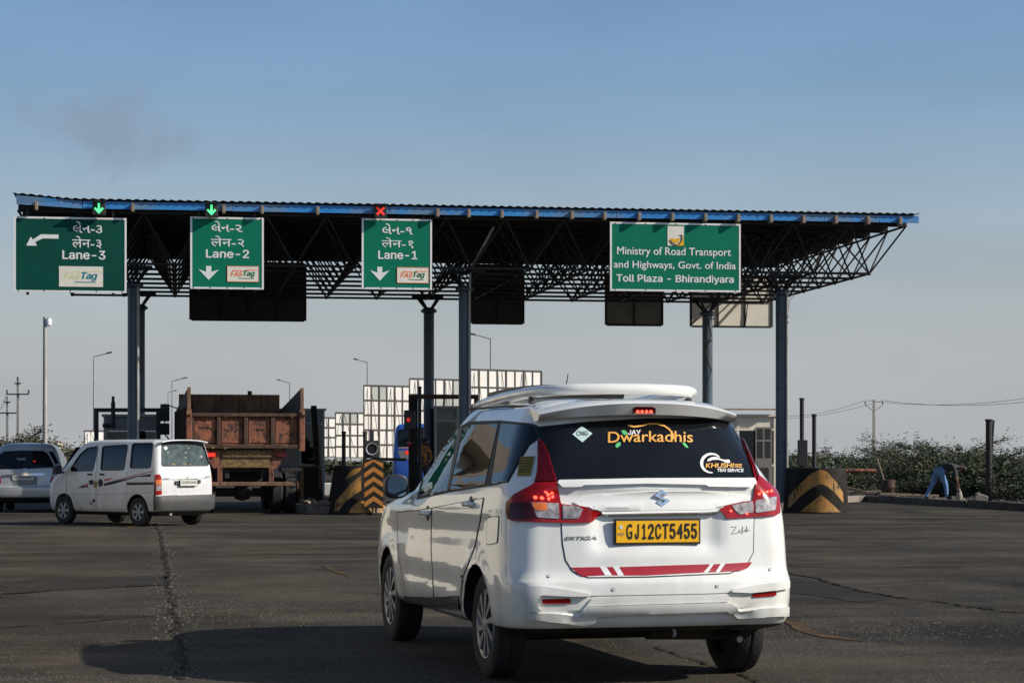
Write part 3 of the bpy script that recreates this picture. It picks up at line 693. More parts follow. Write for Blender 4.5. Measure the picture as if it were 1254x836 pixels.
# high brake lamp comes with the spoiler
sp = MB(); secs = []
for i in range(17):
    y = -0.60 + 1.2 * i / 16; q = (abs(y) / 0.60) ** 2.4
    xt = 0.235 + 0.165 * q; zt = 1.612 - 0.052 * q - 0.012 * (y / 0.6) ** 2; th = 0.078 - 0.030 * q
    secs.append([(0.95 + 0.0 * q, y, 1.642 - 0.055 * q), (0.62, y, 1.635 - 0.056 * q), (xt + 0.10, y, zt + 0.008), (xt + 0.02, y, zt), (xt, y, zt - 0.014), (xt + 0.035, y, zt - th), (xt + 0.16, y, zt - th - 0.006), (0.95, y, 1.55)])
k = len(secs[0]); vs_ = [p for s_ in secs for p in s_]; fs_ = []
for i in range(16):
    for j in range(k): fs_.append((i * k + j, i * k + (j + 1) % k, (i + 1) * k + (j + 1) % k, (i + 1) * k + j))
fs_ += [tuple(range(k)), tuple(16 * k + j for j in range(k))]
sp.add(vs_, fs_)
spo = sp.build('spoiler', MT[EM], mpv, smooth=True, sharp=50)
TS = Tracer(mpv, spo)
bl = TS.patch('brake_lamp', ZA((722, 88), (730, 84), (775, 84), (784, 88), (784, 103), (775, 107), (730, 107), (722, 103)), 'lamp_darkred', 0.004, 0.006, 4, parent=spo)
for x in (735, 747, 759, 771): 
    q = [ZA((x + 4.4 * math.cos(a * math.pi / 4), 96 + 4.2 * math.sin(a * math.pi / 4)))[0] for a in range(8)]
    TS.patch('light_diode', q, 'led_red', 0.008, 0.003, 3, parent=bl)
# panels: doors, tailgate, flaps
fd = ZS((112, 205), (238, 190), (236, 330), (246, 552), (150, 535), (118, 360)); rd = ZS((243, 188), (430, 152), (418, 230), (398, 330), (372, 395), (354, 440), (346, 500), (346, 566), (252, 553), (240, 330))
for nm, po in (('front_door', fd), ('rear_door', rd)):
    T.patch(nm + '_seam', grow(po, 1.1), 'seam_black', 0.0015, 0.003, 6, mirror=True)
    T.patch(nm, po, EM, 0.0042, 0.005, 6, mirror=True, smooth=True)
tg = ZA((516, 290), (760, 285), (1052, 284), (1056, 320), (1050, 400), (1048, 480), (1030, 515), (985, 536), (760, 546), (600, 548), (560, 532), (540, 500), (532, 455), (527, 370))
T.patch('tailgate_seam', grow(tg, 1.3), 'seam_black', 0.0015, 0.003, 5)
tailgate = T.patch('tailgate', tg, EM, 0.0045, 0.005, 5, smooth=True)
T.patch('fuel_flap_seam', grow(ZS((447, 222), (488, 218), (482, 316), (444, 322)), 0.9), 'seam_black', 0.0015, 0.003, 5, rnd=2.5)
T.patch('fuel_flap', ZS((447, 222), (488, 218), (482, 316), (444, 322)), EM, 0.0045, 0.005, 5, rnd=2.5)
T.patch('sill_moulding', ZS((140, 512), (240, 516), (344, 512), (346, 562), (240, 548), (140, 530)), 'black_plastic', 0.014, 0.012, 5, mirror=True)
T.line('chrome_strip', ZS((140, 520), (240, 541), (335, 538)), 1.2, 'chrome', 0.018, mirror=True)
# handles
for (x, y) in ZS((225, 206), (386, 173)):
    c, n_ = T.hit(x, y); c = T.I @ c
    for sg in (1, -1):
        MB().lathe([(0.001, 0.004), (0.045, 0.004), (0.05, 0.0)], 18, 'y').build('handle_cup', MT['grey_plastic'], mpv).location = (c.x, sg * (c.y + 0.002), c.z)
        MB().tube([(c.x - 0.10, sg * (c.y + 0.008), c.z), (c.x - 0.07, sg * (c.y + 0.034), c.z + 0.004), (c.x + 0.05, sg * (c.y + 0.034), c.z), (c.x + 0.09, sg * (c.y + 0.008), c.z - 0.004)], [0.012, 0.017, 0.017, 0.012], 8).build('door_handle', MT[EM], mpv, smooth=True)
# mirrors
for sg in (1, -1):
    mm = MB(); cs2 = []
    for i, (x, s) in enumerate(((0.10, 0.35), (0.075, 0.8), (0.03, 1.0), (-0.02, 1.03), (-0.055, 1.0), (-0.06, 0.93))):
        cs2.append([(3.06 + x, sg * (0.885 + 0.080 * s * math.copysign(abs(math.cos(a)) ** 0.7, math.cos(a))), 1.095 + 0.082 * s * math.copysign(abs(math.sin(a)) ** 0.7, math.sin(a))) for a in [2 * math.pi * j / 20 for j in range(20)]])
    v_ = [p for q in cs2 for p in q]; f_ = [(i * 20 + j, i * 20 + (j + 1) % 20, (i + 1) * 20 + (j + 1) % 20, (i + 1) * 20 + j) for i in range(5) for j in range(20)]
    f_ += [tuple(range(20)), tuple(100 + j for j in range(20))]
    mo = mm.add(v_, f_).build('mirror_housing', MT['black_plastic'], mpv, smooth=True)
    MB().prism([(0.069 * math.copysign(abs(math.cos(a)) ** 0.7, math.cos(a)), 0.068 * math.copysign(abs(math.sin(a)) ** 0.7, math.sin(a))) for a in [2 * math.pi * j / 20 for j in range(20)]], (2.998, sg * 0.885, 1.095), (0, 1, 0), (0, 0, 1), (-1, 0, 0), 0.006).build('mirror_pane', MT['mirror_glass'], mo)
    MB().bar((3.08, sg * 0.80, 1.05), (3.07, sg * 0.90, 1.06), 0.05, 0.03).build('mirror_arm', MT['black_plastic'], mo)
# wheels
for x in (0.80, 3.54):
    for sg in (1, -1): make_wheel(mpv, x, sg * 0.735, 0.312, 0.312, 0.205, 0.19, sg, 'blades')
# plate
pt = plate(mpv, 0.072, 0.0, 0.872, 0.49, 0.122, '', 'plate_yellow')
for k, ch in enumerate('GJ12CT5455'):
    x0 = -0.186 + 0.0428 * k; nar = .008 if ch in '1J' else 0
    flat_text(ch, 'decal_black', pt, x0 + nar, x0 + 0.0355 - nar * .5, -0.043, 0.045, -0.0055, 0.028, name='plate_character')
flat_text('IND', 'decal_grey', pt, -0.236, -0.200, -0.022, -0.004, -0.0055)
MB().lathe([(0.001, 0), (0.011, 0), (0.011, 0.001)], 14).build('hologram', MT['decal_mint'], pt).location = (-0.218, -0.006, 0.026)
T.patch('tailgate_ledge', ZA((518, 291), (760, 286), (1050, 285), (1054, 298), (1036, 303), (760, 297), (532, 303), (520, 300)), EM, 0.024, 0.022, 4, rnd=2)
T.patch('handle_panel', ZA((556, 346), (590, 330), (640, 320), (760, 312), (900, 311), (980, 318), (1034, 332), (1040, 340), (955, 359), (760, 362), (636, 364), (580, 358)), EM, 0.013, 0.013, 4, rnd=2)
T.patch('bumper_top', ZA((612, 603), (760, 599), (920, 596), (980, 593), (984, 614), (760, 620), (594, 626)), EM, 0.011, 0.012, 4, rnd=2)
T.patch('plate_lip', ZA((636, 366), (760, 363), (955, 360), (955, 368), (760, 371), (636, 374)), EM, 0.030, 0.032, 5)
T.line('chrome_strip', ZA((640, 377), (760, 374), (952, 371)), 1.2, 'chrome', 0.022, thick=0.02)
# badge: a folded S
S = [(.5, 1), (.86, .74), (.70, .62), (.5, .765), (.33, .645), (1, .36), (.5, 0), (.14, .26), (.30, .38), (.5, .235), (.67, .355), (0, .64)]
bc = T.I @ T.hit(809, 609.5)[0]
MB().prism([((q[0] - .5) * .100, (q[1] - .5) * .098) for q in S], (bc.x - .018, bc.y, bc.z), (0, -1, 0), (.10, 0, 1), (-1, 0, 0), .010).build('badge', MT['chrome'], mpv, bevel=.002)
T.text('ERTIGA', ZA((536, 447))[0], ZA((622, 446))[0], 10 / 2.2226, 'decal_grey', 0.007, 0.03, 0.25)
sig = ZBR((416, 100), (444, 98), (418, 134), (450, 128)), ZBR((452, 124), (462, 110), (456, 128), (470, 122), (474, 96), (470, 134), (472, 118), (480, 122)), ZBR((482, 122), (484, 112), (490, 122), (494, 94), (492, 124), (500, 112), (508, 120))
for q in sig: T.line('signature', q, 0.8, 'decal_grey', 0.006, step=2)
# red band
for po in (ZB((462, 346), (622, 343), (652, 392), (528, 398), (500, 384)), ZB((662, 343), (696, 343), (726, 392), (694, 392))): T.patch('red_band', po, 'decal_red', 0.007, 0.003, 5)
T.patch('red_band', ZB((734, 343), (882, 341), (882, 392), (764, 394)) [:1] + ZBR((0, 288), (314, 280), (282, 322), (0, 332)) [1:3] + ZB((882, 393), (762, 393)), 'decal_red', 0.007, 0.003, 5)
T.patch('red_band', ZBR((334, 280), (364, 279), (340, 320), (306, 321)), 'decal_red', 0.007, 0.003, 5)
T.patch('red_band', ZBR((390, 278), (520, 270), (500, 298), (462, 314), (362, 320)), 'decal_red', 0.007, 0.003, 5)
for po in (ZB((624, 343), (660, 343), (692, 392), (654, 392)), ZB((698, 343), (732, 343), (760, 393), (728, 393)), ZBR((316, 280), (332, 280), (304, 321), (284, 322)), ZBR((366, 279), (388, 278), (360, 320), (342, 320))): T.patch('white_slash', po, 'decal_white', 0.007, 0.003, 5)
# bumper pieces
T.line('bumper_seam', ZA((606, 599), (760, 596), (920, 593), (985, 590)), 1.2, 'decal_grey', 0.002)
T.patch('reflector', ZA((474, 607), (552, 605), (553, 618), (476, 619)), 'lamp_red', 0.008, 0.010, 4, rnd=2)
T.patch('reflector', ZA((1047, 591), (1110, 585), (1112, 597), (1048, 602)), 'lamp_red', 0.008, 0.010, 4, rnd=2)
for (x, y) in ZA((493, 545), (669, 581), (951, 572), (1096, 527)):
    q = [(x + 2.1 * math.cos(a * math.pi / 6), y + 2.1 * math.sin(a * math.pi / 6)) for a in range(12)]
    T.patch('parking_sensor', q, 'decal_grey', 0.003, 0.003, 3); T.patch('parking_sensor', [(x + (a - x) * .62, y + (b - y) * .62) for a, b in q], EM, 0.005, 0.003, 3)
T.patch('bumper_wing', ZA((436, 573), (470, 572), (530, 580), (600, 592), (606, 599), (560, 600), (470, 596), (462, 620), (470, 640), (440, 640)), EM, 0.026, 0.03, 4, rnd=2)
T.patch('bumper_wing', ZA((1141, 556), (1110, 562), (1060, 568), (992, 580), (986, 588), (1040, 590), (1110, 583), (1140, 578)), EM, 0.024, 0.03, 4, rnd=2)
T.patch('bumper_skirt', ZA((438, 642), (575, 646), (590, 628), (760, 622), (985, 616), (1008, 634), (1139, 626), (1139, 650), (1004, 656), (976, 634), (760, 641), (628, 648), (618, 668), (590, 674), (440, 660)), EM, 0.022, 0.026, 4)
# window stickers
for nm, body_, a, b, h, m_, bo in (('lettering', 'JAY', (239, 210), (340, 207), 36, 'decal_white', .03),):
    ZG = zoom(730, 500, 6.27); T.text(body_, ZG(a)[0], ZG(b)[0], h / 6.27, m_, 0.010, bo)
ZG = zoom(730, 500, 6.27)
T.text('Dwarkadhis', ZG((88, 272))[0], ZG((738, 268))[0], 84 / 6.27, 'decal_orange', 0.010, 0.012, arc=1.0)
T.line('swash', ZG((240, 136), (290, 147), (340, 140), (400, 126), (460, 124), (520, 140), (560, 168), (585, 205), (592, 240)), 1.9, 'decal_orange', 0.010)
for po in (ZG((190, 176), (215, 172), (234, 186), (236, 206), (214, 210), (200, 196)), ZG((146, 300), (150, 278), (172, 264), (188, 268), (184, 290), (158, 308)), ZG((658, 264), (680, 272), (698, 292), (704, 310), (682, 302), (664, 284))): T.patch('leaf_print', po, 'decal_green', 0.009, 0.002, 3)
cn_ = T.patch('gas_sticker', ZL((520, 290), (581, 332), (525, 382), (468, 337)), 'decal_mint', 0.009, 0.002, 4)
T.text('CNG', ZL((492, 346))[0], ZL((556, 344))[0], 26 / 4.642, 'decal_grey', 0.011, 0.01)
ringp = []
for i in range(19):
    a = R(35 + i * 13.5); ringp.append((878 + 84 * math.cos(a), 424 - 78 * math.sin(a)))
for i in range(18):
    w0 = (0.10 + 0.16 * math.sin(math.pi * i / 18)); w1 = (0.10 + 0.16 * math.sin(math.pi * (i + 1) / 18)); c_ = (884, 424)
    f0 = ringp[i]; f1 = ringp[i + 1]; q = ZG(f0, f1, (f1[0] + (c_[0] - f1[0]) * w1, f1[1] + (c_[1] - f1[1]) * w1), (f0[0] + (c_[0] - f0[0]) * w0, f0[1] + (c_[1] - f0[1]) * w0))
    if i == 0: rq_v = []; rq_f = []
    rq_f.append(tuple(len(rq_v) + j for j in range(4))); rq_v += q
T.put('ring_print', rq_v, rq_f, 'decal_white', 0.009, 0)
T.patch('car_print', ZG((852, 412), (850, 398), (880, 380), (915, 376), (950, 392), (985, 400), (1012, 396), (1026, 410), (1020, 424), (990, 420), (960, 406), (930, 398), (890, 400)), 'decal_white', 0.009, 0.001, 3)
T.text('KHUSHI', ZG((834, 464))[0], ZG((1052, 462))[0], 36 / 6.27, 'decal_orange', 0.012, 0.03, 0.1)
for y in (436, 446, 456): T.line('speed_stripe', ZG((1058, y), (1112, y)), 0.8, 'decal_orange', 0.011)
T.text('TEXI SERVICE', ZG((922, 494))[0], ZG((1124, 496))[0], 26 / 6.27, 'decal_white', 0.012, 0.03, 0.1)
nt = T.patch('notice_sticker', ZL((178, 464), (256, 460), (232, 570), (158, 570)), 'decal_yellow', 0.008, 0.002, 4)
for i, (a, b) in enumerate(((472, 250), (488, 246), (504, 244), (520, 240), (536, 236), (552, 232))): T.line('print_row', ZL((180 - (a - 464) * .16, a), (b - 4, a - 3)), 0.9, 'decal_black', 0.010)
# roof carrier: white tube ring on feet, dark deflector ahead of it
def arc_pts(): 
    P = [(2.45, 0.46, 1.622), (2.30, 0.485, 1.632), (2.0, 0.50, 1.645), (1.5, 0.505, 1.665), (1.1, 0.50, 1.675), (0.90, 0.485, 1.680), (0.78, 0.455, 1.682), (0.70, 0.39, 1.686), (0.66, 0.29, 1.690), (0.64, 0.1, 1.694)]
    return P + [(x, -y, z) for x, y, z in P[::-1]]
MB().tube(arc_pts(), [0.026, 0.030] + [0.034] * 16 + [0.030, 0.026], 12).build('roof_carrier', MT[EM], mpv, smooth=True)
for x in (2.3, 1.5, 0.95):
    for sg in (1, -1): MB().box((x, sg * 0.495, 1.625), (0.07, 0.045, 0.07), taper=0.6).build('carrier_foot', MT['black_plastic'], mpv, bevel=0.006)
df = MB(); dv = []
for i in range(13):
    y = -0.46 + 0.92 * i / 12; q = (y / 0.46) ** 2; dv += [(2.32 - 0.10 * q, y, 1.63), (2.22 - 0.10 * q, y, 1.772 - 0.06 * q), (2.20 - 0.10 * q, y, 1.772 - 0.06 * q), (2.28 - 0.10 * q, y, 1.62)]
df.add(dv, [(4 * i + j, 4 * i + (j + 1) % 4, 4 * i + 4 + (j + 1) % 4, 4 * i + 4 + j) for i in range(12) for j in range(4)] + [(0, 1, 2, 3), (48, 49, 50, 51)])
df.build('wind_deflector', MT['black_plastic'], mpv, smooth=True)
MB().tube([(2.05, -0.02, 1.64), (1.93, -0.02, 1.83)], [0.006, 0.003], 6).build('aerial', MT['black_plastic'], mpv)
for sg in (1, -1): MB().tube([(0.6, sg * 0.57, 1.585), (1.2, sg * 0.59, 1.60), (2.2, sg * 0.585, 1.605)], 0.006, 6).build('roof_ditch', MT['seam_black'], mpv)
# underside
MB().tube([(0.42, -0.05, 0.31), (0.42, -0.50, 0.30)], 0.075, 14).build('silencer', MT['truck_black'], mpv, smooth=True)
MB().tube([(0.36, -0.45, 0.27), (0.14, -0.52, 0.25)], 0.022, 8).build('exhaust_pipe', MT['truck_black'], mpv)
MB().tube([(0.16, -0.12, 0.34), (0.12, -0.12, 0.29), (0.14, -0.12, 0.275)], 0.009, 8).build('tow_hook', MT['pipe_grey'], mpv)
MB().tube([(0.80, -0.62, 0.26), (0.80, 0.62, 0.26)], 0.045, 10).build('rear_axle', MT['truck_black'], mpv)
MB().tube([(3.54, -0.62, 0.28), (3.54, 0.62, 0.28)], 0.035, 10).build('front_axle', MT['truck_black'], mpv)

# ================================================================== the setting
g = MB().add([(-3000, -300, 0), (3000, -300, 0), (3000, 5000, 0), (-3000, 5000, 0)], [(0, 1, 2, 3)]).build('ground', MT['earth']); g.location = (0, 0, -0.06); tag(g, kind='structure')
def sheet(name, m, u0, u1, v0, v1, z, kind='structure', parent=None):
    o = MB().add([(u0, v0, 0), (u1, v0, 0), (u1, v1, 0), (u0, v1, 0)], [(0, 1, 2, 3)]).build(name, MT[m], parent)
    if parent is None: o.location = C0 + Vector((0, 0, z)); o.rotation_euler = (0, 0, TH)
    else: o.location = (0, 0, z)
    if kind: tag(o, kind=kind)
    return o
road = sheet('road', 'asphalt', -70, 6.05, -90, 600, 0.0)
verge = MB().bx(6.22, 40, -90, 300, -0.1, 0.15).build('verge', MT['verge_earth']); verge.location = C0; verge.rotation_euler = (0, 0, TH); tag(verge, kind='structure')
def uv_of(px, py, z=0.0):
    d = F * (HC - z) / (py - YH); p = Vector(((px - CX) / F * d, d, 0)) - C0
    return p.dot(UD), p.dot(VD)
kerb = link('kerb', None); kerb.location = C0; kerb.rotation_euler = (0, 0, TH); tag(kerb, kind='structure')
ks_ = MB().bx(-0.10, 0.10, 0, 1.46, -0.05, 0.20).build('kerb_stone', MT['kerb_dark'], kerb, bevel=0.015)
ks_.location = (6.13, -36, 0)
for i in range(1, 62):
    c = ks_.copy(); COL.objects.link(c); c.location = (6.13 + random.uniform(-.012, .012), -36 + i * 1.5, random.uniform(-.025, .012)); c.rotation_euler = (0, R(random.uniform(-1.5, 1.5)), R(random.uniform(-.5, .5)))
# cracks, patches and faded paint are pieces of the road
def ribbon(name, m, pts, w, z, jit=0.02, step=0.15, parent=road, wj=0.5):
    P = []
    for i in range(len(pts) - 1):
        a, b = Vector(pts[i]), Vector(pts[i + 1]); n = max(1, int((b - a).length / step))
        for k in range(n): P.append(a.lerp(b, k / n))
    P.append(Vector(pts[-1])); vs = []; fs = []; off = 0
    for i, p in enumerate(P):
        t = (P[min(i + 1, len(P) - 1)] - P[max(i - 1, 0)]).normalized(); off = off * 0.8 + random.uniform(-jit, jit)
        nn = Vector((-t.y, t.x)); h = w / 2 * random.uniform(1 - wj, 1 + wj); c = p + nn * off
        vs += [(c.x + nn.x * h, c.y + nn.y * h, 0), (c.x - nn.x * h, c.y - nn.y * h, 0)]
        if i: fs.append((2 * i - 2, 2 * i - 1, 2 * i + 1, 2 * i))
    o = MB().add(vs, fs).build(name, MT[m], parent); o.location = (0, 0, z); return o
def blob(name, m, poly, z, jit=0.06, step=0.25, parent=road):
    q = [(x + random.uniform(-jit, jit), y + random.uniform(-jit, jit)) for x, y in resample(poly, step)]
    o = MB().add([(x, y, 0) for x, y in q], [tuple(range(len(q)))]).build(name, MT[m], parent); o.location = (0, 0, z); return o
seam_pts = [uv_of(223, 832), uv_of(218, 790), uv_of(208, 735), uv_of(203, 690), uv_of(196, 655), uv_of(190, 640)]
ribbon('joint_fill', 'tar_patch', seam_pts, 0.035, 0.004, 0.025, 0.08, wj=0.7)
ribbon('crack', 'crack_dark', seam_pts, 0.014, 0.008, 0.025, 0.06, wj=0.9)
ribbon('crack', 'crack_dark', [uv_of(940, 697), uv_of(1000, 709), uv_of(1050, 722), uv_of(1095, 731), uv_of(1160, 738), uv_of(1254, 752), uv_of(1330, 764)], 0.05, 0.008, 0.03, 0.08, wj=0.8)
ribbon('crack', 'crack_dark', [uv_of(800, 792), uv_of(850, 808), uv_of(900, 824), uv_of(930, 836)], 0.022, 0.008, 0.01, 0.05, wj=0.8)
ribbon('crack', 'crack_dark', [uv_of(0, 728), uv_of(80, 722), uv_of(200, 716)], 0.05, 0.008, 0.03, 0.1, wj=0.8)
ribbon('crack', 'crack_dark', [uv_of(0, 769), uv_of(100, 762), uv_of(210, 752)], 0.03, 0.008, 0.03, 0.1, wj=0.8)
ribbon('crack', 'crack_dark', [uv_of(965, 693), uv_of(1060, 694), uv_of(1180, 696)], 0.06, 0.008, 0.05, 0.15, wj=0.8)
blob('asphalt_patch', 'tar_patch', [uv_of(930, 700), uv_of(1010, 714), uv_of(1090, 732), uv_of(1060, 738), uv_of(990, 728), uv_of(940, 722)], 0.004)
blob('asphalt_patch', 'tar_patch', [uv_of(0, 712), uv_of(60, 707), uv_of(203, 705), uv_of(204, 716), uv_of(80, 722), uv_of(0, 728)], 0.004, 0.06, 0.3)
blob('painted_arrow', 'road_marking', [uv_of(955, 757), uv_of(985, 764), uv_of(1000, 774), uv_of(1062, 786), uv_of(1010, 781), uv_of(975, 772)], 0.005, 0.01, 0.1)
blob('painted_arrow', 'road_marking', [uv_of(150, 640), uv_of(185, 632), uv_of(192, 636), uv_of(160, 648)], 0.005, 0.02, 0.2)
blob('painted_arrow', 'road_marking', [uv_of(392, 690), uv_of(420, 700), uv_of(430, 707), uv_of(400, 697)], 0.005, 0.02, 0.2)
# loose grit
gm = MB()
def stone(x, y, r):
    a = random.uniform(0, 6.28); h = r * random.uniform(.5, .9); o = Vector((x, y, 0))
    gm.add([o + Vector((r * math.cos(a + k * 1.5708) * random.uniform(.7, 1.2), r * math.sin(a + k * 1.5708) * random.uniform(.7, 1.2), -0.001)) for k in range(4)] + [o + Vector((random.uniform(-.3, .3) * r, random.uniform(-.3, .3) * r, h))], [(0, 1, 4), (1, 2, 4), (2, 3, 4), (3, 0, 4)])
for i in range(900):
    t = random.random(); k = min(4, int(t * 5)); a, b = Vector(seam_pts[k]), Vector(seam_pts[k + 1]); p = a.lerp(b, t * 5 - k); stone(p.x + random.gauss(0, .10), p.y, random.uniform(.006, .02))
for i in range(3200):
    px, py = random.uniform(0, 1254), YH + 78 + 190 * random.random() ** 0.8
    if random.random() < 0.5: px = random.choice((random.gauss(1080, 90), random.gauss(330, 90))); py = random.gauss(768, 10) if px > 700 else random.gauss(748, 12)
    if py < 640: continue
    u, v = uv_of(px, py); stone(u, v, random.uniform(.004, .012))
go = gm.build('loose_grit', MT['grit']); go.location = C0; go.rotation_euler = (0, 0, TH); tag(go, 'pale loose grit scattered over the asphalt', 'grit', kind='stuff')

# ------------------------------------------------------------------ toll canopy
can = thing('toll_canopy', 'wide toll plaza canopy with blue edge, steel space frame and round columns', 'canopy', C0, TH)
U0, V0, MOD, ZT, ZB_ = -18.83, -1.83, 1.433, 7.08, 5.95
tn = lambda i, j: Vector((U0 + MOD * i, V0 + MOD * j, ZT)); bn = lambda i, j: Vector((U0 + MOD * (i + .5), V0 + MOD * (j + .5), ZB_))
SD = MT['steel_dark']
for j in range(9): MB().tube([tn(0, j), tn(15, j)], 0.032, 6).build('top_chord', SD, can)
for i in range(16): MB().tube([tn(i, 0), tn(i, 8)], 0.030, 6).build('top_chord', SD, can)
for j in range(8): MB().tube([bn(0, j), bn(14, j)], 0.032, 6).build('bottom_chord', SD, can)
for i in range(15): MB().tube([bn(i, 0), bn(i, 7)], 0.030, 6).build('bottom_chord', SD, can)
rest = MB(); nd = 0
order = sorted(((i, j) for i in range(15) for j in range(8)), key=lambda q: (-(q[0] >= 11), q[1], -q[0]))
for (i, j) in order:
    for (a, b) in ((i, j), (i + 1, j), (i, j + 1), (i + 1, j + 1)):
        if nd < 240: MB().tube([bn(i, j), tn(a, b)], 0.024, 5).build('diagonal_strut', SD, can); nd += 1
        else: rest.tube([bn(i, j), tn(a, b)], 0.024, 5)
tag(rest.build('far_struts', SD, can), kind='stuff')
nb_ = MB().lathe([(.001, -.05), (.035, -.035), (.05, 0), (.035, .035), (.001, .05)], 8, 'z').build('node_ball', SD, can); nb_.location = bn(0, 0)
for i in range(15):
    for j in range(8):
        if i + j: q_ = nb_.copy(); COL.objects.link(q_); q_.location = bn(i, j)
# corrugated roof on purlins
rs = MB(); nx = 21.9 / 0.05; n = int(nx); vs = []
for i in range(n + 1):
    u = U0 - 0.1 + 0.05 * i; zz = 0.014 * (1, 0.6, -0.6, -1)[i % 4] if (i // 4) % 1 == 0 else 0
    lift = 0.10 * sst(-17.4, -19.0, u)
    vs += [(u, V0 - 0.30, 7.355 + zz + lift), (u, V0 + 11.8, 7.30 + zz)]
rs.add(vs, [(2 * i, 2 * i + 1, 2 * i + 3, 2 * i + 2) for i in range(n)]); rs.build('roof_sheet', MT['roof_sheet'], can)
for j in range(9): MB().bx(U0, U0 + 21.5, V0 + MOD * j - 0.03, V0 + MOD * j + 0.03, 7.115, 7.26).build('purlin', SD, can)
fx = [-17.35, -15.7, -13.9, -12.0, -10.2, -8.3, -6.5, -4.7, -2.9, -1.2, 0.5, 1.9, 2.92]
for a, b in zip(fx, fx[1:]):
    o = MB().bx(a + .004, b - .004, V0 - 0.225, V0 - 0.20, 7.13 + random.uniform(-.006, .006), 7.305).build('fascia_panel', MT['fascia_blue'], can, bevel=0.004)
m = MB(); m.add([(-18.85, V0 - .30, 7.20), (-17.36, V0 - .225, 7.13), (-17.36, V0 - .225, 7.305), (-18.85, V0 - .34, 7.40), (-18.85, V0 - .27, 7.20), (-17.36, V0 - .20, 7.13), (-17.36, V0 - .20, 7.305), (-18.85, V0 - .31, 7.40)], [(0, 1, 2, 3), (7, 6, 5, 4), (0, 4, 5, 1), (3, 2, 6, 7), (0, 3, 7, 4), (1, 5, 6, 2)])
tag(m.build('fascia_panel', MT['fascia_blue'], can), 'end panel of the blue edge, bent upwards')
sx = [-18.4, -16.2, -14.1, -13.2, -11.9, -9.05, -8.3, -7.5, -6.66, -5.8, -5.0] + [-4.15 + 0.82 * k for k in range(9)]
for u in sx: MB().bx(u - .035, u + .035, V0 - .36, V0 - .10, 7.07, 7.26).build('rafter_end', MT['stub_wood'], can, bevel=0.006)
CU = (0.0, -8.12, -16.22)
for iu, u in enumerate(CU):
    for v in (0.0, 7.8):
        MB().tube([(u, v, 0), (u, v, 5.62)], 0.15, 24).build('column', MT['column_paint'], can, smooth=True)
        MB().lathe([(0.15, 5.45), (0.23, 5.50), (0.23, 5.54), (0.15, 5.60)], 24, 'z', (u, v, 0)).build('column_head', MT['column_paint'], can, smooth=True)
        for a in (-.32, .32):
            for q in (-.32, .32): MB().tube([(u, v, 5.48), (u + a, v + q, ZB_)], 0.04, 8).build('column_bracket', SD, can)
        for q in (-.32, .32): MB().bx(u - .45, u + .45, v + q - .025, v + q + .025, ZB_ - .03, ZB_ + .03).build('column_beam', SD, can)
    MB().tube([(u + .10, -.165, .3), (u + .10, -.165, 5.5)] + ([(u + .12, -.20, 6.0), (u + .55, -1.2, 6.95)] if iu == 1 else []), 0.032, 8).build('rain_pipe', MT['pipe_grey'], can, smooth=True)
for z in (1.5, 3.1, 4.4, 5.0): 
    MB().lathe([(0.151, z - .008), (0.158, z), (0.151, z + .008)], 20, 'z', (0, 0, 0)).build('cable_tie', MT['wire'], can)
MB().tube([(-0.02, 7.64, 5.4), (.08, 7.66, 4.9), (-.1, 7.64, 4.4), (.08, 7.66, 3.9), (-.1, 7.64, 3.3), (.02, 7.64, 2.0)], 0.012, 6).build('cable', MT['wire'], can)
MB().tube([(0.2, .2, 5.7), (.35, .1, 5.45), (.2, 0, 5.35), (.16, 0, 4.8)], 0.010, 6).build('cable', MT['wire'], can)

# ------------------------------------------------------------------ boards hung at the far edge, seen from behind
def hung_board(label, px0, px1, y0, y1, m, cols, rows, v=9.95):
    ua, ub = u_at(px0, v), u_at(px1, v); d = rp((ua + ub) / 2, v).y
    za, zb = HC + (YH - y1) / F * d, HC + (YH - y0) / F * d; w = ub - ua
    t = thing('hung_board', label, 'board', rp((ua + ub) / 2, v, za), TH, 'boards hung along the far edge of the canopy')
    h = zb - za
    for c in range(cols):
        for r in range(rows):
            MB().bx(-w / 2 + w * c / cols + .01, -w / 2 + w * (c + 1) / cols - .01, 0, .02, h * r / rows + .01, h * (r + 1) / rows - .01).build('panel', MT[m], t)
    fr = MB().bx(-w / 2 - .03, -w / 2 + .03, -.03, .04, 0, h).bx(w / 2 - .03, w / 2 + .03, -.03, .04, 0, h).bx(-w / 2 + .03, w / 2 - .03, -.03, .04, -.03, .03).bx(-w / 2 + .03, w / 2 - .03, -.03, .04, h - .03, h + .03)
    fr.build('frame', SD, t)
    for c in range(1, cols): MB().bx(-w / 2 + w * c / cols - .02, -w / 2 + w * c / cols + .02, -.04, -.001, .03, h - .03).build('mullion', SD, t)
    for r in range(1, rows): MB().bx(-w / 2 + .03, w / 2 - .03, -.04, -.001, h * r / rows - .02, h * r / rows + .02).build('transom', SD, t)
    for x in (-w / 2 + .1, w / 2 - .1): MB().tube([(x, -.1, h), (x, -.35, 7.05 - za if 7.05 - za > h else h + .1)], .02, 6).build('hanger', SD, t)
    return t, w, h
hung_board('large near-black board under the far canopy edge behind the Lane-2 sign', 233, 374, 322, 392, 'board_dark', 4, 1)
hung_board('near-black board hung just beside the middle front column', 577, 641, 325, 396, 'board_dark', 2, 1)
hung_board('dark grey two-panel board below the ministry sign', 742, 811, 338, 398, 'board_grey', 2, 2)
t, w, h = hung_board('sunlit cream board beside the rear column at the canopy end', 846, 945, 338, 400, 'board_cream', 3, 2)
for c in range(3): MB().bar((-w / 2 + w * c / 3, -.05, .02), (-w / 2 + w * (c + 1) / 3, -.05, h * .6) if c < 2 else (-w / 2 + w * .70, -.05, h * .5), .025).build('brace', SD, t)

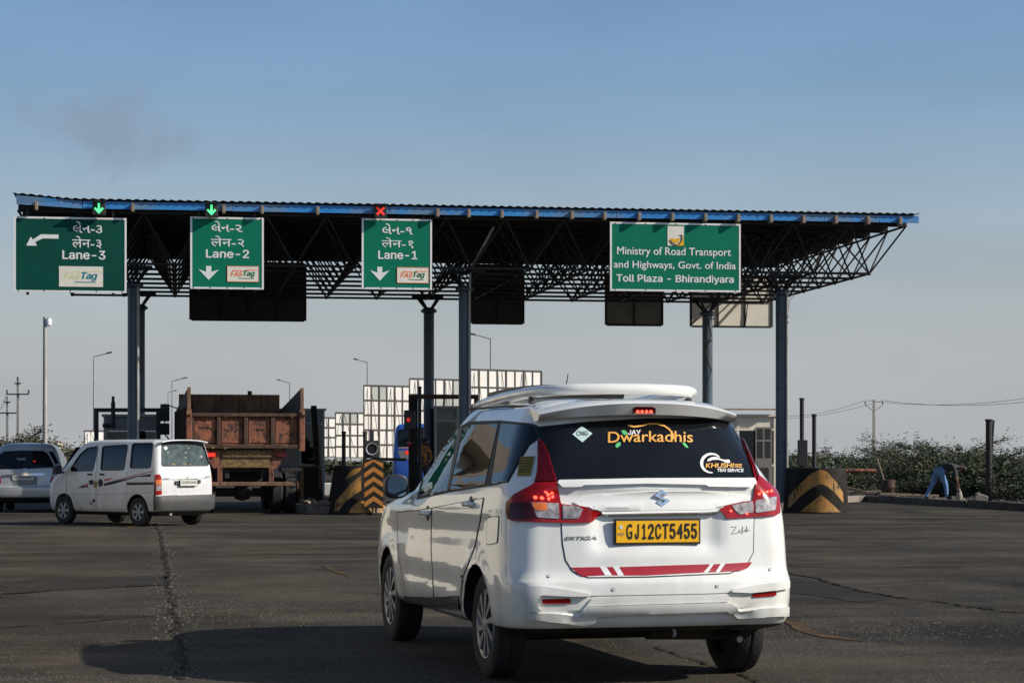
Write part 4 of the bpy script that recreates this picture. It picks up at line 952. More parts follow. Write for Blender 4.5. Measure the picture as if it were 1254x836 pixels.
# ------------------------------------------------------------------ green signs under the front edge
def sign(name, label, px0, px1, y0, y1, group, v=-2.02, rot=TH, cat='sign', green='sign_green'):
    ua, ub = u_at(px0, v), u_at(px1, v); c = rp((ua + ub) / 2, v); d = c.y
    za, zb = HC + (YH - y1) / F * d, HC + (YH - y0) / F * d
    w, h = ub - ua, zb - za; t = thing(name, label, cat, (c.x, c.y, za), rot, group)
    MB().bx(-w / 2, w / 2, 0, .03, 0, h).build('panel', MT[green], t)
    b = .045
    for q in ((-w / 2, w / 2, h - b, h), (-w / 2, w / 2, 0, b), (-w / 2, -w / 2 + b, b, h - b), (w / 2 - b, w / 2, b, h - b)): MB().bx(q[0], q[1], -.008, -.002, q[2], q[3]).build('border', MT['sign_white'], t)
    for x in (-w * .38, w * .38):
        MB().bx(x - .03, x + .03, .035, .09, -.06, h + .3).build('hanger', SD, t)
    for x in (-w * .46, -w * .23, 0, w * .23, w * .46):
        for z in (.03, h - .03): MB().lathe([(.001, -.014), (.014, -.012), (.016, -.008)], 8).build('rivet', MT['steel_dark'], t).location = (x, 0, z)
    def X(px): return -w / 2 + (px - px0) / (px1 - px0) * w
    def Z(py): return (y1 - py) / (y1 - y0) * h
    return t, X, Z
def arrow_down(t, X, Z, x0, x1, y0, y1):
    xc = (x0 + x1) / 2; sw = (x1 - x0) * .13
    pts = [(xc - sw, y0), (xc + sw, y0), (xc + sw, y0 + (y1 - y0) * .42), (x1, y0 + (y1 - y0) * .24), (xc, y1), (x0, y0 + (y1 - y0) * .24), (xc - sw, y0 + (y1 - y0) * .42)]
    MB().prism([(X(a), Z(b)) for a, b in pts], (0, -.003, 0), (1, 0, 0), (0, 0, 1), (0, -1, 0), .004).build('arrow', MT['sign_white'], t)
def toll_tag(t, X, Z, x0, x1, y0, y1, c1, c2, c3, faded=False):
    b = MB().bx(X(x0), X(x1), -.010, -.003, Z(y1), Z(y0)).build('logo_plate', MT['sign_cream'], t)
    W_, H_ = X(x1) - X(x0), Z(y0) - Z(y1); gx = lambda f: X(x0) + f * W_; gz = lambda f: Z(y1) + f * H_
    if not faded:
        for q in ((0, 1, .97, 1), (0, 1, 0, .03), (0, .012, .03, .97), (.988, 1, .03, .97)): MB().bx(gx(q[0]), gx(q[1]), -.013, -.0105, gz(q[2]), gz(q[3])).build('logo_edge', MT['sign_orange'], b)
    flat_text('FAS', c1, b, gx(.10), gx(.50), gz(.34), gz(.66), -.0115, .03, .25)
    flat_text('Tag', c2, b, gx(.50), gx(.88), gz(.28), gz(.72), -.0115, .04, .25)
    MB().bx(gx(.16), gx(.48), -.0118, -.0105, gz(.69), gz(.74)).build('logo_stroke', MT[c1], b)
    MB().bx(gx(.58), gx(.94), -.0118, -.0105, gz(.72), gz(.77)).build('logo_stroke', MT[c3], b)
    MB().bx(gx(.36), gx(.84), -.0118, -.0105, gz(.20), gz(.25)).build('logo_stroke', MT[c2], b)
GS = 'green signs along the front edge of the canopy'
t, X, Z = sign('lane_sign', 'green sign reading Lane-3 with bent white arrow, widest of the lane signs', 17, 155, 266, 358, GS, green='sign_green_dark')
flat_text('લેન-૩', 'sign_white', t, X(89), X(125), Z(285), Z(271), -.005, .012)
flat_text('लेन-३', 'sign_white', t, X(88), X(124), Z(304), Z(289), -.005, .006)
flat_text('Lane-3', 'sign_white', t, X(76), X(129), Z(317.5), Z(306.5), -.005, .022)
MB().prism([(X(a), Z(b)) for a, b in ((71.5, 287.5), (71.5, 292.5), (52, 292.5), (43, 297), (45, 301.5), (32, 301.5), (37.5, 290.5), (40, 294), (50, 287.5))], (0, -.003, 0), (1, 0, 0), (0, 0, 1), (0, -1, 0), .004).build('arrow', MT['sign_white'], t)
toll_tag(t, X, Z, 72, 126, 326, 351, 'sign_paleyellow', 'sign_teal', 'sign_paleyellow', True)
t, X, Z = sign('lane_sign', 'green square sign reading Lane-2 below a lit green arrow', 233, 323, 266, 354, GS)
flat_text('લેન-૨', 'sign_white', t, X(259), X(297), Z(284), Z(271), -.005, .012)
flat_text('लेन-२', 'sign_white', t, X(258), X(299), Z(302), Z(289), -.005, .006)
flat_text('Lane-2', 'sign_white', t, X(252), X(305), Z(316), Z(305.5), -.005, .022)
arrow_down(t, X, Z, 243, 268, 326, 343); toll_tag(t, X, Z, 278, 317, 325.5, 345, 'sign_orange', 'sign_darkgreen', 'sign_orange')
t, X, Z = sign('lane_sign', 'green square sign reading Lane-1 below a red cross', 443, 529, 268, 354.5, GS)
flat_text('લેન-૧', 'sign_white', t, X(468), X(505), Z(287), Z(274), -.005, .012)
flat_text('लेन-१', 'sign_white', t, X(467), X(506), Z(304), Z(291), -.005, .006)
flat_text('Lane-1', 'sign_white', t, X(463), X(511), Z(317.5), Z(307), -.005, .022)
arrow_down(t, X, Z, 453, 477, 327, 344); toll_tag(t, X, Z, 486, 525, 327, 346.5, 'sign_orange', 'sign_darkgreen', 'sign_orange')
t, X, Z = sign('ministry_sign', 'green sign with three lines naming the highways ministry and the toll plaza', 747, 907, 273, 357, GS)
flat_words('Ministry of Road Transport', 'sign_white', t, X(755.5), X(895), Z(315.5), Z(303), -.005, .016)
flat_words('and Highways, Govt. of India', 'sign_white', t, X(751.5), X(901), Z(331.5), Z(320), -.005, .016)
flat_words('Toll Plaza - Bhirandiyara', 'sign_white', t, X(754.5), X(898.5), Z(348), Z(336.5), -.005, .022)
lg = MB().bx(X(817), X(837), -.009, -.003, Z(301), Z(277)).build('logo_plate', MT['sign_cream'], t)
MB().prism([(X(a), Z(b)) for a, b in ((837, 288.5), (837, 300.9), (824, 300.9), (831, 298), (835, 294))], (0, -.010, 0), (1, 0, 0), (0, 0, 1), (0, -1, 0), .002).build('logo_corner', MT['sign_yellow'], lg)
cres = [(819.5, 293.5), (822, 291.5), (826, 292.5), (830, 291.5), (832.5, 292), (831, 296), (827, 298), (823, 297)]
MB().prism([(X(a), Z(b)) for a, b in cres], (0, -.013, 0), (1, 0, 0), (0, 0, 1), (0, -1, 0), .002).build('logo_bowl', MT['sign_yellow'], lg)
hk = [(820, 294), (822.5, 298), (827, 300), (831.5, 298.5), (834.5, 294), (834.8, 288), (832, 288)]
MB().tube([(X(a), -.016, Z(b)) for a, b in hk], .011, 5).build('logo_hook', MT['decal_black'], lg)
# lane signals fixed to the blue edge
def signal(label, px, py, kind):
    v = V0 - .44; u = u_at(px, v); c = rp(u, v); z = HC + (YH - py) / F * c.y
    t = thing('lane_signal', label, 'signal', (c.x, c.y, z), TH, 'lane signals on the blue canopy edge')
    MB().bx(-.15, .15, .02, .16, -.15, .15).build('housing', MT['black_plastic'], t, bevel=.01)
    MB().bx(-.17, .17, -.10, .02, .15, .165).build('visor', MT['black_plastic'], t)
    if kind == 'arrow':
        for p in ([(-.025, .12), (.025, .12), (.025, -.06), (-.025, -.06)], [(-.11, -.01), (-.08, .025), (0, -.055), (.08, .025), (.11, -.01), (0, -.125)]):
            MB().prism(p, (0, .018, 0), (1, 0, 0), (0, 0, 1), (0, -1, 0), .012 if len(p) > 4 else .010).build('lit_arrow', MT['led_green'], t)
    else:
        for a in (45, -45):
            r = Matrix.Rotation(R(a), 3, 'Y'); MB().box((0, .012 if a > 0 else .009, 0), (.25, .012, .055), r).build('lit_cross', MT['led_red_soft'], t)
    MB().bx(-.02, .02, .16, .22, -.05, .05).build('bracket', SD, t)
signal('lit green arrow on the canopy edge above the Lane-3 sign', 121, 255, 'arrow')
signal('lit green arrow on the canopy edge above the Lane-2 sign', 259, 257, 'arrow')
signal('red cross signal on the canopy edge above the Lane-1 sign', 466, 258.5, 'cross')

# ================================================================== small white van
van = thing('minivan', 'small boxy white van with red and black side stripe, angled across the lane', 'van', (-6.33, 42.18, 0), R(90 + 49))
lvv = [
 (0.20, 0.22, 3.45, 0.60, 0.08, 0.16, 0.02, 0.06, 0, 0.06), (0.27, 0.06, 3.58, 0.69, 0.09, 0.20, 0.03, 0.08, 0, 0.06),
 (0.36, 0.01, 3.64, 0.728, 0.10, 0.22, 0.03, 0.10, 0, 0.06), (0.52, 0.0, 3.66, 0.737, 0.10, 0.22, 0.03, 0.10, 0, 0.06),
 (0.60, 0.03, 3.66, 0.7375, 0.10, 0.22, 0.03, 0.10, 0, 0.06), (0.78, 0.03, 3.63, 0.737, 0.10, 0.22, 0.03, 0.11, 0, 0.06),
 (0.92, 0.035, 3.52, 0.734, 0.10, 0.22, 0.03, 0.12, 0, 0.05), (1.02, 0.045, 3.34, 0.728, 0.10, 0.20, 0.03, 0.12, 0, 0.04),
 (1.10, 0.055, 3.18, 0.720, 0.10, 0.18, 0.03, 0.12, 0, 0.03), (1.34, 0.09, 2.90, 0.690, 0.10, 0.16, 0.03, 0.11, 0, 0.02),
 (1.53, 0.13, 2.68, 0.655, 0.10, 0.14, 0.03, 0.10, 0, 0.02), (1.61, 0.16, 2.54, 0.625, 0.10, 0.14, 0.03, 0.09, 0, 0.02),
 (1.66, 0.24, 2.40, 0.565, 0.10, 0.12, 0.03, 0.08, 0, 0.02), (1.685, 0.42, 2.20, 0.42, 0.08, 0.1, 0.02, 0.06, 0, 0.01), (1.695, 0.80, 1.80, 0.15, 0.04, 0.05, 0.01, 0.02, 0, 0.01)]
vb = loft('body', lvv, ['paint_van', 'black_plastic'], None, sub=3, nr=10, nc=6, ns=36, nf=8, dark_z=0.26)
inner = loft('cutter', [(z_, a_, b_, c_, .05, .1, .01, .05, 0, .02) for z_, a_, b_, c_ in ((.62, .16, 3.1, .66), (1.02, .16, 3.12, .66), (1.12, .17, 2.98, .655), (1.34, .20, 2.74, .63), (1.53, .24, 2.54, .59), (1.60, .3, 2.4, .5))], ['seam_black', 'seam_black'], None, sub=1, nr=4, nc=3, ns=6, nf=4)
ZV = zoom(60, 530, 6.964); ZVR = zoom(180, 520, 6.43)
wpoly = {'front_door_glass': ZV((190, 326), (186, 300), (262, 184), (330, 126), (412, 112), (420, 126), (374, 322)), 'sliding_door_glass': ZV((441, 306), (456, 126), (470, 112), (664, 99), (672, 112), (641, 308), (628, 316), (450, 317)), 'rear_side_glass': ZV((693, 290), (710, 102), (724, 90), (878, 86), (888, 97), (868, 286), (855, 298), (702, 300))}
rpoly = ZVR((114, 316), (113, 147), (128, 137), (430, 137), (446, 150), (489, 300), (484, 316), (470, 322), (128, 326))
vb.location = van.location; vb.rotation_euler = van.rotation_euler   # measure the openings with the body in place
TV = Tracer(van, vb); vb.location = (0, 0, 0); vb.rotation_euler = (0, 0, 0)
cs_ = [inner]
for ax in (0.62, 2.97):
    for sg in (1, -1): cs_.append(cyl_cutter(ax, 0.30, 0.325, sg * 0.45, sg * 1.0))
def loc2(poly): return [TV.I @ TV.hit(*p)[0] for p in poly]
for nm, po in wpoly.items():
    q = loc2(rounded(po, 1.2)); cs_.append(MB().prism([(p.x, p.z) for p in q], (0, -1, 0), (1, 0, 0), (0, 0, 1), (0, 1, 0), 2.0).build('cutter', MT['seam_black']))
q = loc2(rounded(rpoly, 1.5)); cs_.append(MB().prism([(p.y, p.z) for p in q], (-.3, 0, 0), (0, 1, 0), (0, 0, 1), (1, 0, 0), 0.62).build('cutter', MT['seam_black']))
cs_.append(MB().prism([(-.60, 1.08), (.60, 1.08), (.55, 1.50), (-.55, 1.50)], (2.5, 0, 0), (0, 1, 0), (0, 0, 1), (1, 0, 0), 1.5).build('cutter', MT['seam_black']))
panes = {k_: TV.patch(k_, grow(v_, .8), 'glass_clear' if k_.startswith('front') else 'glass_tint', -0.012, 0, 4, mirror=True) for k_, v_ in wpoly.items()}
TV.patch('rear_glass', grow(rpoly, .8), 'glass_dusty', -0.012, 0, 4)
for k_, v_ in wpoly.items():
    TV.line('window_rubber', rounded(v_, 1.2) + [rounded(v_, 1.2)[0]], 0.8, 'black_plastic', 0.004, mirror=True)
TV.line('window_rubber', rounded(rpoly, 1.5) + [rounded(rpoly, 1.5)[0]], 0.8, 'black_plastic', 0.004)
MB().prism([(-.64, 0), (.64, 0), (.60, .50), (-.60, .50)], (3.13, 0, 1.04), (0, 1, 0), (-.85, 0, 1.0), (1, 0, 0), 0.006).build('windscreen', MT['glass_clear'], van)
cut(vb, cs_, 30); vb.parent = van
TV.line('door_seam', ZV((410, 100), (412, 330), (400, 340), (402, 690)), .5, 'decal_grey', .003, mirror=True)
TV.line('door_seam', ZV((664, 330), (664, 420), (662, 690)), .5, 'decal_grey', .003, mirror=True)
TV.line('door_seam', ZV((150, 330), (148, 440), (150, 560)), .45, 'decal_grey', .003, mirror=True)
TV.line('body_crease', ZV((20, 520), (200, 522), (400, 524), (660, 516), (890, 505)), .4, 'decal_grey', .003, mirror=True)
TV.patch('slide_rail', ZV((666, 421), (893, 418), (893, 440), (666, 445)), 'black_plastic', .004, .004, 3, mirror=True)
TV.patch('side_stripe', ZV((242, 467), (300, 440), (332, 434), (334, 464)), 'decal_black', .004, .002, 3)
TV.patch('side_stripe', ZV((340, 402), (380, 398), (380, 430), (372, 440), (344, 440)), 'decal_black', .004, .002, 3)
TV.patch('side_stripe', ZV((384, 464), (384, 414), (410, 412), (412, 464)), 'decal_yellow', .004, .002, 3)
TV.patch('side_stripe', ZV((470, 452), (470, 428), (560, 404), (660, 390), (740, 368), (870, 348), (866, 372), (760, 372), (660, 402), (560, 432)), 'decal_black', .004, .002, 3)
TV.patch('side_stripe', ZV((300, 440), (322, 432), (330, 460), (310, 460)), 'decal_red', .005, .002, 3)
TV.patch('side_stripe', ZV((470, 412), (474, 392), (560, 382), (520, 398)), 'decal_red', .004, .002, 3)
TV.patch('side_stripe', ZV((560, 400), (700, 366), (884, 322), (886, 330), (740, 362), (640, 388)), 'decal_red', .005, .002, 3)
for (c_, w_) in (((440, 424), 22),):
    TV.patch('side_stripe', [ZV((c_[0] + w_ * math.cos(a), c_[1] + 34 * math.sin(a)))[0] for a in [k * math.pi / 5 for k in range(10)]], 'decal_black', .005, .002, 3)
TV.patch('fuel_cap', [ZV((383 + 12 * math.cos(a), 577 + 16 * math.sin(a)))[0] for a in [k * math.pi / 4 for k in range(8)]], 'black_plastic', .005, .004, 3)
TV.patch('sticker', ZV((346, 590), (372, 586), (370, 610), (348, 614)), 'decal_grey', .004, .001, 3)
bm_ = TV.patch('rear_bumper', ZVR((66, 566), (120, 560), (300, 552), (540, 545), (548, 600), (545, 640), (520, 655), (300, 662), (90, 668), (64, 640)), 'grey_plastic', .045, .05, 4)
TV.patch('rear_corner', ZV((902, 352), (908, 480), (912, 560), (912, 660), (896, 660), (890, 600), (895, 480)), 'black_plastic', .006, .006, 3)
lpv = TV.patch('tail_lamp', ZVR((62, 392), (98, 389), (110, 410), (116, 548), (66, 552)), 'lamp_red', .012, .014, 3, rnd=1)
TV.patch('indicator_lens', ZVR((70, 434), (106, 430), (110, 468), (72, 470)), 'lamp_amber', .015, .004, 3, parent=lpv)
TV.patch('clear_lens', ZVR((72, 474), (108, 472), (112, 518), (74, 520)), 'lamp_clear', .015, .004, 3, parent=lpv)
lpr = TV.patch('tail_lamp', ZVR((508, 380), (529, 381), (535, 500), (514, 508)), 'lamp_red', .012, .014, 3, rnd=1)
TV.patch('clear_lens', ZVR((514, 462), (530, 460), (532, 484), (516, 486)), 'lamp_clear', .015, .004, 3, parent=lpr)
TV.patch('plate_bar', ZVR((217, 442), (414, 432), (418, 458), (220, 470)), 'black_plastic', .03, .03, 3)
plv = plate(van, -0.02, -0.02, 0.845, 0.42, 0.115, '', 'plate_white')
flat_text('GJ20N2646', 'decal_black', plv, -.19, .19, -.035, .036, -.0055, .015)
TV.text('EECO', ZVR((455, 414))[0], ZVR((500, 410))[0], 10 / 6.43, 'decal_grey', .006, .04); TV.text('MARUTI', ZVR((122, 430))[0], ZVR((172, 427))[0], 9 / 6.43, 'decal_grey', .006, .04)
TV.patch('badge', [ZVR((310 + 20 * a, 424 - 20 * b))[0] for a, b in S], 'chrome', .008, .004, 2)
TV.line('tailgate_seam', ZVR((112, 432), (310, 428), (505, 418)), .5, 'decal_grey', .003)
TV.patch('glass_sticker', ZVR((132, 180), (150, 165), (166, 184), (148, 200)), 'decal_mint', -.006, 0, 2)
for a, b, w_, h_ in ((160, 212, 22, 12), (300, 215, 20, 14), (322, 180, 18, 12), (415, 240, 34, 34), (192, 306, 48, 14), (286, 306, 40, 14), (336, 308, 20, 12), (300, 250, 16, 22)):
    TV.patch('glass_sticker', ZVR((a, b), (a + w_ * .7, b - 2), (a + w_ * .7, b + h_ * .6), (a, b + h_ * .6)), 'decal_grey' if b < 300 else 'decal_yellow', -.006, 0, 3)
spv = MB(); sv = []
for i in range(9):
    y = -.58 + 1.16 * i / 8; q = abs(y / .58) ** 3; sv += [(.28, y, 1.665 - .05 * q), (.07, y, 1.685 - .045 * q), (.055, y, 1.665 - .045 * q), (.26, y, 1.635 - .05 * q)]
spv.add(sv, [(4 * i + j, 4 * i + (j + 1) % 4, 4 * i + 4 + (j + 1) % 4, 4 * i + 4 + j) for i in range(8) for j in range(4)] + [(0, 1, 2, 3), (32, 33, 34, 35)]).build('spoiler', MT['paint_van'], van, smooth=True)
for sg in (1, -1):
    mh = MB().box((2.98, sg * .86, 1.09), (.10, .17, .17)).build('mirror_housing', MT['black_plastic'], van, bevel=.02); MB().bar((2.98, sg * .70, 1.03), (2.98, sg * .80, 1.07), .03).build('mirror_arm', MT['black_plastic'], mh)
for x in (.62, 2.97):
    for sg in (1, -1): make_wheel(van, x, sg * .645, .28, .28, .172, .165, sg, 'spokes', 'wheel_silver')
MB().tube([(.62, -.55, .28), (.62, .55, .28)], .05, 10).build('rear_axle', MT['truck_black'], van)
MB().tube([(.5, .30, .25), (.08, .34, .24)], .03, 8).build('exhaust_pipe', MT['pipe_grey'], van)
MB().bx(.3, 3.2, -.4, .4, .22, .30).build('underbody', MT['truck_black'], van)
def seat(par, x, y, z=.62):
    m_ = MB().box((x, y, z + .12), (.46, .46, .18)).box((x - .22, y, z + .48), (.14, .44, .62), Matrix.Rotation(R(-12), 3, 'Y')).box((x - .30, y, z + .88), (.09, .24, .18)); m_.build('seat', MT['grey_plastic'], par, bevel=.03)
for y in (.33, -.33): seat(van, 2.25, y)
MB().tube([(2.80, -.33 + .17 * math.cos(a), 1.05 + .17 * math.sin(a)) for a in [k * math.pi / 8 for k in range(17)]], .014, 6).build('steering_wheel', MT['black_plastic'], van)

for (x_, y_) in ZV((352, 352), (455, 352)):
    h_ = TV.I @ TV.hit(x_, y_)[0]
    for sg in (1, -1): MB().box((h_.x, sg * (abs(h_.y) + .015), h_.z), (.13, .03, .035)).build('door_handle', MT['black_plastic'], van, bevel=.006)

# ================================================================== silver people carrier at the edge
inn = thing('silver_car', 'silver people carrier seen from behind, half out of frame beside the van', 'car', ((31 - CX) / F * 53, 53, 0), R(90 + 7))
lvi = [(0.24, .25, 4.3, .70, .12, .25, .05, .1, 0, .05), (0.32, .08, 4.45, .80, .16, .3, .06, .14, 0, .05), (.42, .01, 4.53, .865, .18, .34, .07, .18, 0, .05), (.60, 0, 4.55, .88, .18, .34, .075, .2, 0, .05), (.66, .04, 4.55, .88, .18, .34, .075, .2, 0, .05),
 (.86, .06, 4.5, .876, .19, .34, .08, .22, 0, .05), (1.02, .08, 4.2, .868, .19, .34, .09, .24, 0, .05), (1.12, .11, 3.7, .85, .2, .3, .1, .24, 0, .05), (1.2, .15, 3.4, .82, .2, .26, .1, .22, 0, .04), (1.4, .26, 3.0, .755, .2, .22, .1, .2, 0, .03), (1.56, .36, 2.6, .69, .18, .2, .1, .18, 0, .03), (1.65, .44, 2.4, .61, .15, .18, .09, .16, 0, .03), (1.70, .60, 2.1, .44, .12, .14, .06, .12, 0, .02), (1.72, 1.0, 1.7, .15, .04, .05, .02, .03, 0, .01)]
ib = loft('body', lvi, ['paint_silver', 'black_plastic'], None, sub=3, nr=10, nc=6, ns=34, nf=6, dark_z=.33)
cut(ib, [cyl_cutter(ax, .33, .36, sg * .5, sg * 1.1) for ax in (.95, 3.65) for sg in (1, -1)], 30); ib.parent = inn
TI = Tracer(inn, ib); ZI = zoom(0, 540, 7.6)
TI.patch('rear_glass', ZI((-50, 262), (-32, 180), (-5, 118), (40, 95), (220, 86), (400, 90), (436, 108), (470, 160), (503, 232), (494, 246), (220, 258)), 'glass_dark', .004, .004, 3, rnd=1.5)
for po in (ZI((497, 238), (526, 236), (541, 270), (538, 300), (505, 372), (466, 390), (470, 352), (488, 290)),): 
    l_ = TI.patch('tail_lamp', po, 'lamp_red', .012, .012, 2, mirror=True); TI.patch('clear_lens', ZI((494, 290), (524, 282), (518, 330), (486, 338)), 'lamp_clear', .016, .004, 2, parent=l_[0])
TI.patch('side_glass', ZI((452, 98), (486, 96), (520, 150), (546, 205), (512, 216), (492, 170)), 'glass_side', .004, .004, 2)
TI.patch('tailgate_bar', ZI((24, 314), (220, 300), (412, 300), (410, 316), (220, 322), (30, 330)), 'chrome', .02, .02, 3)
TI.patch('plate_recess', ZI((96, 342), (350, 328), (346, 408), (130, 416)), 'decal_grey', .002, .002, 3)
pli = plate(inn, .052, .06, .86, .50, .12, '', 'plate_white'); flat_text('GJ27BB0696', 'decal_black', pli, -.22, .22, -.04, .04, -.0055, .012)
e_ = [(232 + 24 * math.cos(a), 276 + 20 * math.sin(a)) for a in [k * math.pi / 6 for k in range(13)]]
TI.line('badge', ZI(*e_), .8, 'chrome', .012, step=2); TI.line('badge', ZI((210, 268), (232, 274), (254, 268)), .7, 'chrome', .012, step=2); TI.line('badge', ZI((232, 262), (232, 296)), .7, 'chrome', .012, step=2)
TI.text('INNOVA', ZI((386, 388))[0], ZI((444, 382))[0], 9 / 7.6, 'decal_grey', .005, .03)
TI.patch('bumper_insert', ZI((-60, 548), (100, 552), (300, 540), (465, 518), (470, 560), (300, 590), (60, 600), (-60, 600)), 'black_plastic', .006, .006, 4)
TI.line('tailgate_seam', ZI((-40, 430), (100, 436), (330, 424), (455, 402)), .5, 'decal_grey', .003)
TI.patch('brake_lamp', ZI((308, 182), (332, 181), (332, 193), (310, 194)), 'led_red_soft', .008, .002, 2)
TI.patch('glass_sticker', ZI((150, 158), (240, 154), (238, 176), (170, 180)), 'decal_grey', .007, .001, 2)
for sg in (1, -1):
    MB().box((3.1, sg * .98, 1.12), (.12, .20, .17)).build('mirror_housing', MT['paint_silver'], inn, bevel=.03)
    for x in (.95, 3.65): make_wheel(inn, x, sg * .75, .325, .325, .2, .2, sg, 'spokes')

# ================================================================== rusty tipper truck
trk = thing('tipper_truck', 'rusty red tipper truck seen from behind with high dump body', 'truck', ((301 - CX) / F * 52.3, 52.3, 0), R(90 + 12))
W2 = 1.36
# tailgate: frame, four panels, ribs
gate = MB().bx(.05, .08, -W2 + .06, W2 - .06, 1.62, 2.34).build('tailgate', MT['rust_red'], trk)
pw = (2 * W2 - .12) / 4
for k in range(4):
    y0 = -W2 + .06 + pw * k; MB().bx(.03, .05, y0 + .07, y0 + pw - .07, 1.70, 2.27).build('gate_panel', MT['rust_red'], gate, bevel=.006)
for k in range(5):
    y = -W2 + .06 + pw * k; MB().bx(-.03, .055, y - .05, y + .05, 1.66, 2.33).build('gate_rib', MT['rust_frame'], gate, bevel=.01)
MB().bx(-.05, .06, -W2, W2, 2.33, 2.42).build('gate_rail', MT['rust_frame'], gate, bevel=.015)
MB().bx(-.06, .06, -W2, W2, 1.56, 1.66).build('gate_rail', MT['rust_frame'], gate, bevel=.015)
for sg in (1, -1):
    MB().prism([(.0, 1.62), (5.0, 1.62), (5.0, 2.60), (0.02, 3.02)], (0, sg * W2 - (.03 if sg > 0 else -.03), 0), (1, 0, 0), (0, 0, 1), (0, sg, 0), .06).build('side_wall', MT['rust_frame'], trk)
    for x in (.3, 1.1, 1.9, 2.7, 3.5, 4.3): MB().bx(x - .05, x + .05, sg * (W2 + .07) - .04, sg * (W2 + .07) + .04, 1.6, 2.55).build('wall_rib', MT['rust_frame'], trk)
    MB().bx(-.08, .06, sg * W2 - .06, sg * W2 + .07, 1.5, 2.5).build('corner_post', MT['rust_red'], trk, bevel=.01)
    MB().prism([(-.07, 2.5), (.05, 2.5), (.05, 3.04), (-.02, 3.04)], (0, sg * W2 - .04, 0), (1, 0, 0), (0, 0, 1), (0, 1, 0), .08).build('corner_post', MT['rust_brown'], trk)
    MB().tube([(-.07, sg * (W2 - .02), 2.40), (-.07, sg * (W2 + .06), 2.40)], .07, 10).build('hinge', MT['rust_brown'], trk)
hb = MB().bx(4.92, 5.0, -W2 + .04, W2 - .04, 1.62, 3.02).build('headboard', MT['rust_brown'], trk)
for y in (-.9, -.3, .3, .9): MB().bx(4.86, 4.92, y - .04, y + .04, 1.62, 3.0).build('headboard_rib', MT['rust_brown'], hb)
MB().bx(.08, 4.92, -W2 + .04, W2 - .04, 1.60, 1.64).build('load_floor', MT['rust_brown'], trk)
ld = MB(); nv = 14; vs_ = []
for i in range(nv + 1):
    for j in range(nv + 1): vs_.append((.1 + 4.8 * i / nv, -1.3 + 2.6 * j / nv, 1.75 + .25 * math.sin(math.pi * i / nv) * math.sin(math.pi * j / nv) + random.uniform(-.05, .05)))
ld.add(vs_, [(i * (nv + 1) + j, (i + 1) * (nv + 1) + j, (i + 1) * (nv + 1) + j + 1, i * (nv + 1) + j + 1) for i in range(nv) for j in range(nv)]); ld.build('load', MT['verge_earth'], trk)
for k in range(26):
    y_, z_ = random.uniform(-1.2, 1.2), random.choice((random.uniform(1.72, 2.25), random.uniform(1.58, 1.64), random.uniform(2.34, 2.41)))
    xx = -.053 if z_ > 2.33 else (-.063 if z_ < 1.66 else .027)
    MB().prism([(random.uniform(.6, 1) * .05 * math.cos(q) * random.uniform(.4, 1.6), random.uniform(.6, 1) * .035 * math.sin(q)) for q in [j * math.pi / 4 for j in range(8)]], (xx, y_, z_), (0, 1, 0), (0, 0, 1), (-1, 0, 0), .003).build('rust_patch', MT['rust_frame' if k % 3 else 'rust_yellow'], gate)
# lower rear: subframe, painted patch, lamps, bars
MB().bx(.10, .22, -.75, .62, 1.10, 1.54).build('rear_panel', MT['rust_yellow'], trk, bevel=.01)
MB().bx(.06, .14, -.62, .55, 1.36, 1.53).build('lettered_board', MT['rust_brown'], trk)
for k in range(9): MB().box((.055, .42 - .105 * k, 1.445 + random.uniform(-.02, .02)), (.006, .07, .07), Matrix.Rotation(R(random.uniform(-20, 20)), 3, 'X')).build('worn_letter', MT['decal_yellow'], trk)
for sg in (1, -1):
    MB().prism([(.62 * sg, 1.55), (1.0 * sg, 1.55), (.78 * sg, 1.10), (.62 * sg, 1.05)], (.09, 0, 0), (0, 1, 0), (0, 0, 1), (1, 0, 0), .08).build('gusset', MT['rust_red'], trk)
    MB().bx(.05, .16, sg * .62 - .06, sg * .62 + .06, .72, 1.12).build('bumper_leg', MT['rust_red'], trk, bevel=.01)
    MB().bx(.2, .9, sg * .43 - .05, sg * .43 + .05, .85, 1.5).build('chassis_rail', MT['truck_black'], trk)
    MB().bx(.10, .5, sg * 1.12 - .25, sg * 1.12 + .25, 1.02, 1.10).build('mudguard', MT['truck_black'], trk)
    for y in (1.13, .82):
        MB().lathe([(.25, -.13), (.46, -.14), (.5, -.10), (.5, .10), (.46, .14), (.25, .13)], 36, 'y', (0, 0, 0)).build('tyre', MT['rubber'], trk, smooth=True).location = (1.0, sg * y, .5)
    for k in range(22):
        a = 2 * math.pi * k / 22
        MB().box((1.0 + .5 * math.cos(a), sg * 1.21, .5 + .5 * math.sin(a)), (.05, .12, .035), Matrix.Rotation(-a, 3, 'Y')).build('tread_block', MT['rubber'], trk)
    MB().lathe([(.001, .0), (.12, .02), (.25, -.05), (.26, -.1)], 20).build('hub', MT['rust_frame'], trk).location = (1.0, sg * 1.28, .5)
    MB().lathe([(.25, -.13), (.46, -.14), (.5, -.10), (.5, .10), (.46, .14), (.25, .13)], 36).build('tyre', MT['rubber'], trk, smooth=True).location = (4.9, sg * 1.0, .5)
    MB().bx(.02, .10, sg * .86 - .13, sg * .86 + .13, 1.36, 1.47).build('tail_lamp', MT['led_red_soft'] if sg > 0 else MT['lamp_darkred'], trk, bevel=.01)
    MB().bx(.2, .23, sg * 1.05 - .22, sg * 1.05 + .22, .40, 1.0).build('mud_flap', MT['rubber'], trk) if sg > 0 else None
MB().bx(-.02, .08, -1.15, .85, .66, .76).build('under_run_bar', MT['rust_brown'], trk, bevel=.012)
MB().tube([(1.0, -.9, .5), (1.0, .9, .5)], .11, 12).build('axle', MT['truck_black'], trk)
